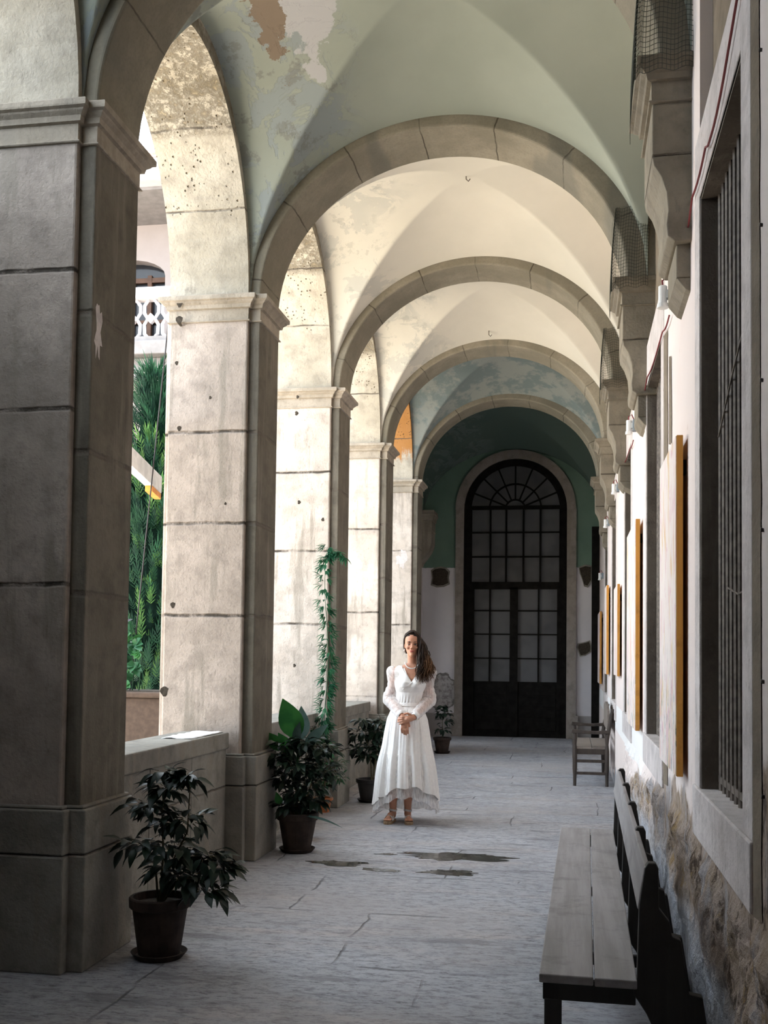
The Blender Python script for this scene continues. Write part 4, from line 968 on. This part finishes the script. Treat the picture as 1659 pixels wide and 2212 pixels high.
# arms and hands
def arm(sh, el, wr, r=(.046, .038, .036, .033, .023)):
    sh, el, wr = Vector(sh), Vector(el), Vector(wr)
    body.capsule([sh, sh.lerp(el, .5), el, el.lerp(wr, .35), wr], list(r))
RA = ((-.035, .005, 1.315), (-.100, .03, 1.075), (.022, -.175, .935)); LA = ((.228, .005, 1.315), (.258, .03, 1.070), (.118, -.190, .925))
arm(*RA); arm(*LA)
def finger(pts, r=.0085): body.capsule(pts, [r, r * .95, r * .88, r * .78][:len(pts)])
# her right hand hangs, fingers downwards
wr = Vector(RA[2]); pal = wr + Vector((.022, -.022, -.075))
body.capsule([wr, wr.lerp(pal, .45), pal], [.023, .029, .032])
for q, (dx, ln) in enumerate(((-.029, .052), (-.010, .064), (.010, .068), (.029, .057))):
    b0 = pal + Vector((dx * .85, -.004, -.010)); finger([b0, b0 + Vector((dx * .12, -.014, -ln * .48)), b0 + Vector((dx * .12 + .003, -.004, -ln * .86)), b0 + Vector((dx * .08 + .005, .012, -ln * 1.08))], .0083)
b0 = wr + Vector((.036, -.012, -.035)); finger([b0, b0 + Vector((.022, -.012, -.022)), b0 + Vector((.028, -.012, -.048))], .0098)
# her left hand clasps the wrist from above
wl = Vector(LA[2]); pl_ = wl + Vector((-.050, -.040, -.012))
body.capsule([wl, wl.lerp(pl_, .5), pl_], [.024, .029, .029])
for q, (dz, ln) in enumerate(((.026, .066), (.009, .075), (-.009, .074), (-.026, .060))):
    b0 = pl_ + Vector((-.010, -.006, dz * .9)); finger([b0, b0 + Vector((-ln * .5, -.004, dz * .15 - .006)), b0 + Vector((-ln * .86, .014, dz * .2 - .012)), b0 + Vector((-ln * .98, .034, dz * .2 - .016))], .0092)
b0 = wl + Vector((-.020, -.022, .026)); finger([b0, b0 + Vector((-.030, -.016, .012)), b0 + Vector((-.056, -.014, .008))], .0098)
bo = body.build('body', M['skin'], None, smooth=True)
mod = bo.modifiers.new('r', 'REMESH'); mod.mode = 'VOXEL'; mod.voxel_size = .0042; mod.use_smooth_shade = True
sm = bo.modifiers.new('s', 'SMOOTH'); sm.factor = .5; sm.iterations = 3
dg = bpy.context.evaluated_depsgraph_get(); me = bpy.data.meshes.new_from_object(bo.evaluated_get(dg)); bpy.data.objects.remove(bo)
for v in me.vertices:     # eye sockets, philtrum, neck hollow
    for s in (-1, 1):
        q = Vector((v.co.x - HX - s * .029, (v.co.y + .078) * .6, (v.co.z - HZ - .107) * 1.35)); v.co.y += .0085 * math.exp(-(q.length / .0145) ** 2)
    q = Vector((v.co.x - HX, (v.co.y + .09), (v.co.z - HZ - .052))); v.co.y += .003 * math.exp(-((v.co.z - HZ - .0515) / .0022) ** 2) if abs(v.co.x - HX) < .02 and v.co.y < -.07 else 0
me.polygons.foreach_set('use_smooth', [True] * len(me.polygons)); bo = bpy.data.objects.new('body', me); C.objects.link(bo); bo.parent = wt
# face
for s in (-1, 1):
    MB().ball((HX + s * .029, -.066, HZ + .108), (.0120, .009, .0047)).build('eyeball', M['eyewhite'], wt, True)
    MB().ball((HX + s * .0285, -.0735, HZ + .108), (.0056, .0030, .0046)).build('iris', M['eye'], wt, True)
    MB().tube([(HX + s * .014, -.079, HZ + .1105), (HX + s * .021, -.0785, HZ + .1155), (HX + s * .032, -.0765, HZ + .1165), (HX + s * .043, -.069, HZ + .111)], [.0014, .002, .0022, .001], 5).build('eyelash', M['eye'], wt)
    MB().tube([(HX + s * .012, -.0865, HZ + .129), (HX + s * .025, -.0865, HZ + .1335), (HX + s * .038, -.079, HZ + .132), (HX + s * .047, -.067, HZ + .127)], [.0024, .0034, .003, .001], 5).build('eyebrow', M['brow'], wt)
m = MB(); m.tube([(HX - .024, -.083, HZ + .055), (HX - .012, -.0925, HZ + .0545), (HX, -.0945, HZ + .0535), (HX + .012, -.0925, HZ + .0545), (HX + .024, -.083, HZ + .055)], [.0012, .0038, .0036, .0038, .0012], 6)
m.tube([(HX - .020, -.0845, HZ + .052), (HX - .010, -.0925, HZ + .048), (HX, -.094, HZ + .0465), (HX + .010, -.0925, HZ + .048), (HX + .020, -.0845, HZ + .052)], [.001, .0042, .0046, .0042, .001], 6); m.build('lips', M['lip'], wt, True)
# hair: scalp shell, then locks swept to her left shoulder
h = MB()
hr = []
for z, w_, f, bk in [(.215, .054, .052, .085), (.205, .066, .062, .10), (.185, .074, .076, .115), (.165, .0775, .060, .122), (.145, .078, .030, .124), (.12, .077, .005, .122), (.09, .074, -.012, .115), (.06, .068, -.02, .105), (.03, .060, -.02, .09)]:
    hr.append([(HX + .002 + w_ * math.cos(2 * PI * j / 32), (max(f, -.02) if math.sin(2 * PI * j / 32) < 0 else bk) * math.sin(2 * PI * j / 32) * (1 if math.sin(2 * PI * j / 32) > 0 or f > 0 else -.5) + .004, HZ + z) for j in range(32)])
hr.insert(0, [(HX + .02 * math.cos(2 * PI * j / 32), .012 + .02 * math.sin(2 * PI * j / 32), HZ + .238) for j in range(32)])
h.loft(hr)
r = random.Random(31)
def lock(p0, p1, p2, p3, rad, amp, fr, ph, n=16):
    p0, p1, p2, p3 = map(Vector, (p0, p1, p2, p3)); P = []
    for i in range(n):
        t_ = i / (n - 1); q = p0 * (1 - t_) ** 3 + p1 * 3 * t_ * (1 - t_) ** 2 + p2 * 3 * t_ * t_ * (1 - t_) + p3 * t_ ** 3
        P.append(q + Vector((math.sin(t_ * fr + ph), math.cos(t_ * fr * .9 + ph) * .8, 0)) * amp * t_)
    h.tube(P, [rad * (.7 + .6 * math.sin(PI * min(1, i / (n - 1) * 1.1))) * (1 - .8 * (i / (n - 1)) ** 4) for i in range(n)], 5)
for i in range(330):     # main fall on the viewer's right
    a = r.uniform(-.35, 1.25); y0 = r.uniform(-.055, .09); top = Vector((HX + .020 + .045 * math.sin(max(0, a)), y0, HZ + .232 - .05 * max(0, a) - abs(y0) * .25))
    side = Vector((HX + r.uniform(.066, .098), y0 * .8 - .005, HZ + r.uniform(.10, .15)))
    t_ = r.random(); e = Vector((HX + .045 + .15 * t_ ** 1.1 + r.uniform(-.02, .02), r.uniform(-.165, -.055) * (1 - t_ * .35), 1.215 + .09 * abs(t_ - .35) + r.uniform(-.015, .08)))
    mid = Vector((HX + .070 + .085 * t_ + r.uniform(-.02, .02), (y0 + e.y) * .5 - .045 * (1 - t_ * .5), HZ + r.uniform(-.06, .0)))
    lock(top, side + Vector((.012, 0, .03)), mid, e, r.uniform(.004, .0085), r.uniform(.008, .026), r.uniform(9, 20), r.uniform(0, 6))
for i in range(46):      # hairline swept across to the left ear
    y0 = r.uniform(-.055, .06); top = Vector((HX + .015, y0, HZ + .233 - abs(y0) * .3)); e = Vector((HX - .070 + r.uniform(-.004, .004), .03 + r.uniform(-.03, .03), HZ + r.uniform(.03, .11)))
    lock(top, (HX - .045, y0 - .006, HZ + .222), (HX - .085, y0 * .6 + .0, HZ + .165), e, r.uniform(.003, .006), .003, 9, r.uniform(0, 6), 10)
for i in range(26):      # loose ends flying outwards
    t_ = r.random(); e = Vector((HX + .19 + r.uniform(-.02, .055), r.uniform(-.08, .02), 1.27 + r.uniform(-.05, .07)))
    lock((HX + .07, .0, HZ + .12), (HX + .12, -.01, HZ + .05), (HX + .15 + .03 * t_, -.02, HZ - .05), e, .0022, r.uniform(.006, .014), r.uniform(9, 16), r.uniform(0, 6))
h.build('hair', M['hair'], wt, smooth=True)
# dress bodice: V neck, fitted, gathered waist panel
def bod(z):
    T = [(1.015, .118, .092, .090, .068), (1.05, .108, .088, .082, .070), (1.07, .108, .089, .080, .072), (1.14, .117, .098, .085, .080), (1.19, .136, .135, .090, .085), (1.225, .143, .137, .094, .088), (1.26, .143, .120, .096, .090), (1.31, .152, .095, .098, .094), (1.345, .138, .078, .090, .096), (1.372, .100, .062, .078, .097)]
    for i in range(len(T) - 1):
        if z <= T[i + 1][0]:
            t_ = (z - T[i][0]) / (T[i + 1][0] - T[i][0]); return [T[i][q] * (1 - t_) + T[i + 1][q] * t_ for q in range(1, 5)]
    return T[-1][1:]
b = MB(); n = 168; nz = 110; vs = []; fs = []
for i in range(nz + 1):
    z = 1.018 + (1.368 - 1.018) * i / nz; w_, f, bk, cx = bod(z); w_ += .010 * max(0, min(1, (z - 1.30) / .03))
    for j in range(n):
        a = 2 * PI * j / n; rip = .0035 * math.sin(a * 26) * max(0, min(1, (1.12 - z) / .05)) * (1 if z > 1.05 else .3)
        yy = (f if math.sin(a) < 0 else bk) * math.sin(a)
        if math.sin(a) < 0 and 1.15 < z < 1.30: yy += .012 * math.exp(-((math.cos(a)) / .25) ** 2) * math.sin(PI * (z - 1.15) / .15)
        for s_ in (-1, 1): yy -= (.022 * math.exp(-((math.cos(a) * w_ - s_ * .060) / .042) ** 2 - ((z - 1.212) / .045) ** 2)) if math.sin(a) < 0 else 0
        vs.append((cx + (w_ + rip) * math.cos(a), yy + rip * math.sin(a), z))
for i in range(nz):
    for j in range(n):
        q = [vs[i * n + j], vs[i * n + (j + 1) % n]]; mx_, my_, mz_ = (q[0][0] + q[1][0]) / 2, (q[0][1] + q[1][1]) / 2, (vs[i * n + j][2] + vs[(i + 1) * n + j][2]) / 2
        half = max(0, (mz_ - 1.225) * .62); cx_ = .098 + (mz_ - 1.225) * -.02
        if my_ < 0.03 and abs(mx_ - cx_) < half: continue
        if mz_ > 1.345 and abs(mx_ - .097) < .055: continue
        fs.append((i * n + j, i * n + (j + 1) % n, (i + 1) * n + (j + 1) % n, (i + 1) * n + j))
b.add(vs, fs); o = b.build('dress_bodice', M['dress'], wt, smooth=True); sd_ = o.modifiers.new('s', 'SOLIDIFY'); sd_.thickness = .004; sd_.offset = 1
b = MB()   # crossed neckline edges
b.tube([(.030, -.072, 1.350), (.052, -.096, 1.300), (.082, -.118, 1.250), (.100, -.132, 1.225)], .0042, 6); b.tube([(.172, -.070, 1.345), (.150, -.098, 1.298), (.118, -.122, 1.245), (.098, -.140, 1.224), (.060, -.142, 1.195), (.02, -.120, 1.165)], .0042, 6)
b.build('neckline_edge', M['dress'], wt, True)
b = MB(); rings = []
for i in range(5):
    z = 1.012 + .036 * i / 4; rings.append([(.066 + .1125 * math.cos(2 * PI * j / 48), .093 * math.sin(2 * PI * j / 48), z) for j in range(48)])
b.loft(rings, cap=False); o = b.build('waistband', M['dress'], wt, smooth=True); s_ = o.modifiers.new('s', 'SOLIDIFY'); s_.thickness = .003
# skirt
def skirt(nm, mat, prof, hem, seed, nfold, amp, z_top=1.03, off=0, n=220, nz=60):
    ph = [random.Random(seed + q).uniform(0, 6.28) for q in range(6)]; vs = []; fs = []
    for i in range(nz + 1):
        for j in range(n):
            a = 2 * PI * j / n; zh = hem(a); z = z_top + (zh - z_top) * i / nz
            R0 = None
            for q in range(len(prof) - 1):
                if z >= prof[q + 1][0]:
                    t_ = (prof[q][0] - z) / (prof[q][0] - prof[q + 1][0]); R0 = [prof[q][m_] * (1 - t_) + prof[q + 1][m_] * t_ for m_ in (1, 2, 3)]; break
            if R0 is None: R0 = prof[-1][1:]
            g_ = min(1, max(0, (z_top - z) / .62)); g_ = g_ ** .9
            tq = max(0, min(1, (.68 + .05 * math.sin(a * 6) - z) / .12)); tier = .72 + .38 * tq * tq * (3 - 2 * tq)
            f_ = amp * g_ * (.55 * math.sin(nfold * a + ph[0] + .8 * math.sin(2 * a)) + .30 * math.sin((nfold * 1.7 // 1) * a + ph[1] + 3 * z) + .25 * math.sin(5 * a + ph[2] + 2 * z)) * tier + .0022 * math.sin(46 * a + ph[3]) * min(1, g_ * 4)
            vs.append((R0[2] + (R0[0] + off + f_) * math.cos(a), (R0[1] + off + f_) * math.sin(a) + .01, z))
    for i in range(nz):
        for j in range(n): fs.append((i * n + j, i * n + (j + 1) % n, (i + 1) * n + (j + 1) % n, (i + 1) * n + j))
    return MB().add(vs, fs).build(nm, M[mat], wt, smooth=True)
prof = [(1.03, .108, .090, .066), (.97, .150, .125, .062), (.90, .178, .150, .062), (.80, .195, .170, .062), (.67, .213, .190, .062), (.60, .228, .205, .062), (.48, .248, .225, .063), (.30, .268, .245, .063), (.17, .283, .262, .062), (.05, .290, .27, .062)]
front = lambda a: max(0, -math.sin(a)) ** 1.6
skirt('dress_skirt', 'dress', prof, lambda a: .175 + .155 * front(a) + .012 * math.sin(a * 9) + (.02 * math.cos(a)), 3, 15, .026)
skirt('tulle_underskirt', 'tulle', prof, lambda a: .085 + .155 * front(a) + .010 * math.sin(a * 13 + 1), 3, 15, .026, .60, -.008, 220, 40)
# sheer sleeves, puffed at the shoulder, gathered into cuffs
def sleeve(sh, el, wr, seed, s):
    sh, el, wr = Vector(sh), Vector(el), Vector(wr); pts = []; nn = 34; rr = []
    for i in range(nn):
        t_ = i / (nn - 1)
        p = sh.lerp(el, t_ / .52) if t_ < .52 else el.lerp(wr, (t_ - .52) / .48 * .92)
        R0 = .055 + .042 * math.exp(-((t_ - .10) / .10) ** 2) + .008 * math.exp(-((t_ - .5) / .12) ** 2); R0 = R0 if t_ < .6 else R0 - (t_ - .6) * .028
        if i == 0: R0 = .055
        R0 += .0035 * math.sin(i * 2.1 + seed) * (t_ > .2)
        if t_ < .25: p = p + Vector((s * .006, 0, .018 * math.sin(PI * t_ / .25)))
        pts.append(p); rr.append(R0)
    for q in range(1):
        pts[1:-1] = [(pts[i - 1] + pts[i] * 2 + pts[i + 1]) / 4 for i in range(1, nn - 1)]
    b = MB(); b.tube(pts, rr, 28, False)
    b.v = [tuple(Vector(v) * 1) for v in b.v]; o = b.build('sleeve', M['sheer'], wt, smooth=True)
    c = MB(); a_ = el.lerp(wr, .80); e = el.lerp(wr, .97); c.tube([a_, a_.lerp(e, .2), a_.lerp(e, .8), e], [.030, .036, .033, .031], 24, False); o = c.build('cuff', M['dress'], wt, smooth=True); q = o.modifiers.new('s', 'SOLIDIFY'); q.thickness = .003
sleeve((-.012, .004, 1.335), *RA[1:], 1, -1); sleeve((.208, .004, 1.335), *LA[1:], 2, 1)
# jewellery
b = MB()
for i in range(27):
    a = PI * (1.0 + i / 26); t_ = i / 26; b.ball((.098 + .058 * math.cos(a), -.016 + (.062) * math.sin(a), 1.398 - .052 * math.sin(PI * t_)), .0056, 8, 6)
b.build('pearl_necklace', M['pearl'], wt, True)
b = MB(); b.ball((HX - .069, .002, HZ + .058), (.006, .006, .012), 8, 6); b.tube([(HX - .069, .004, HZ + .068), (HX - .069, .006, HZ + .08)], .0015, 5); b.build('earring', M['pearl'], wt, True)
b = MB(); c0 = Vector(RA[2]).lerp(Vector(RA[1]), .05); 
b.tube([c0 + Vector((.026 * math.cos(2 * PI * i / 14), .020 * math.sin(2 * PI * i / 14) - .004, -.006)) for i in range(15)], .0035, 6); b.build('bracelet', M['terradark'], wt, True)
# platform sandals
for s in (-1, 1):
    fx = LEG[s]; d = Vector((s * .18 - .1, -1, 0)).normalized(); side = Vector((-d.y, d.x, 0)); hl = Vector((fx, .025, 0)); O_ = []
    for t_, w0, w1 in [(-.030, .0, .0), (-.022, .020, .020), (.0, .029, .029), (.05, .028, .026), (.10, .036, .034), (.145, .040, .036), (.172, .030, .030), (.188, .012, .014)]: O_.append((t_, w0, w1))
    poly = [(hl + d * t_ + side * w0) for t_, w0, w1 in O_] + [(hl + d * t_ - side * w1) for t_, w0, w1 in O_[::-1][:-1]]
    so = MB(); so.prism([(p.x, p.y) for p in poly], 'Z', 0, .026); sole = so.build('sandal', M['cork'], wt, bevel=.003)
    st = MB()
    def strap(t_, w_, hgt, wd):
        P = []
        for i in range(11):
            a = PI * i / 10; P.append(hl + d * t_ + side * (w_ * math.cos(a)) + Vector((0, 0, .026 + hgt * math.sin(a))))
        L_ = [p - d * wd / 2 for p in P]; R2 = [p + d * wd / 2 for p in P]; o_ = len(st.v)
        st.add(L_ + R2, [(i, i + 1, i + 12, i + 11) for i in range(10)])
    strap(.115, .037, .050, .030); strap(.075, .034, .062, .016)
    P = [Vector((fx, .018, .105)) + Vector((.036 * math.cos(2 * PI * i / 16), .038 * math.sin(2 * PI * i / 16), .004 * math.sin(4 * PI * i / 16))) for i in range(17)]
    st.add([p - Vector((0, 0, .008)) for p in P] + [p + Vector((0, 0, .008)) for p in P], [(i, i + 1, i + 18, i + 17) for i in range(16)])
    o = st.build('strap', M['silver'], sole); q = o.modifiers.new('s', 'SOLIDIFY'); q.thickness = .003
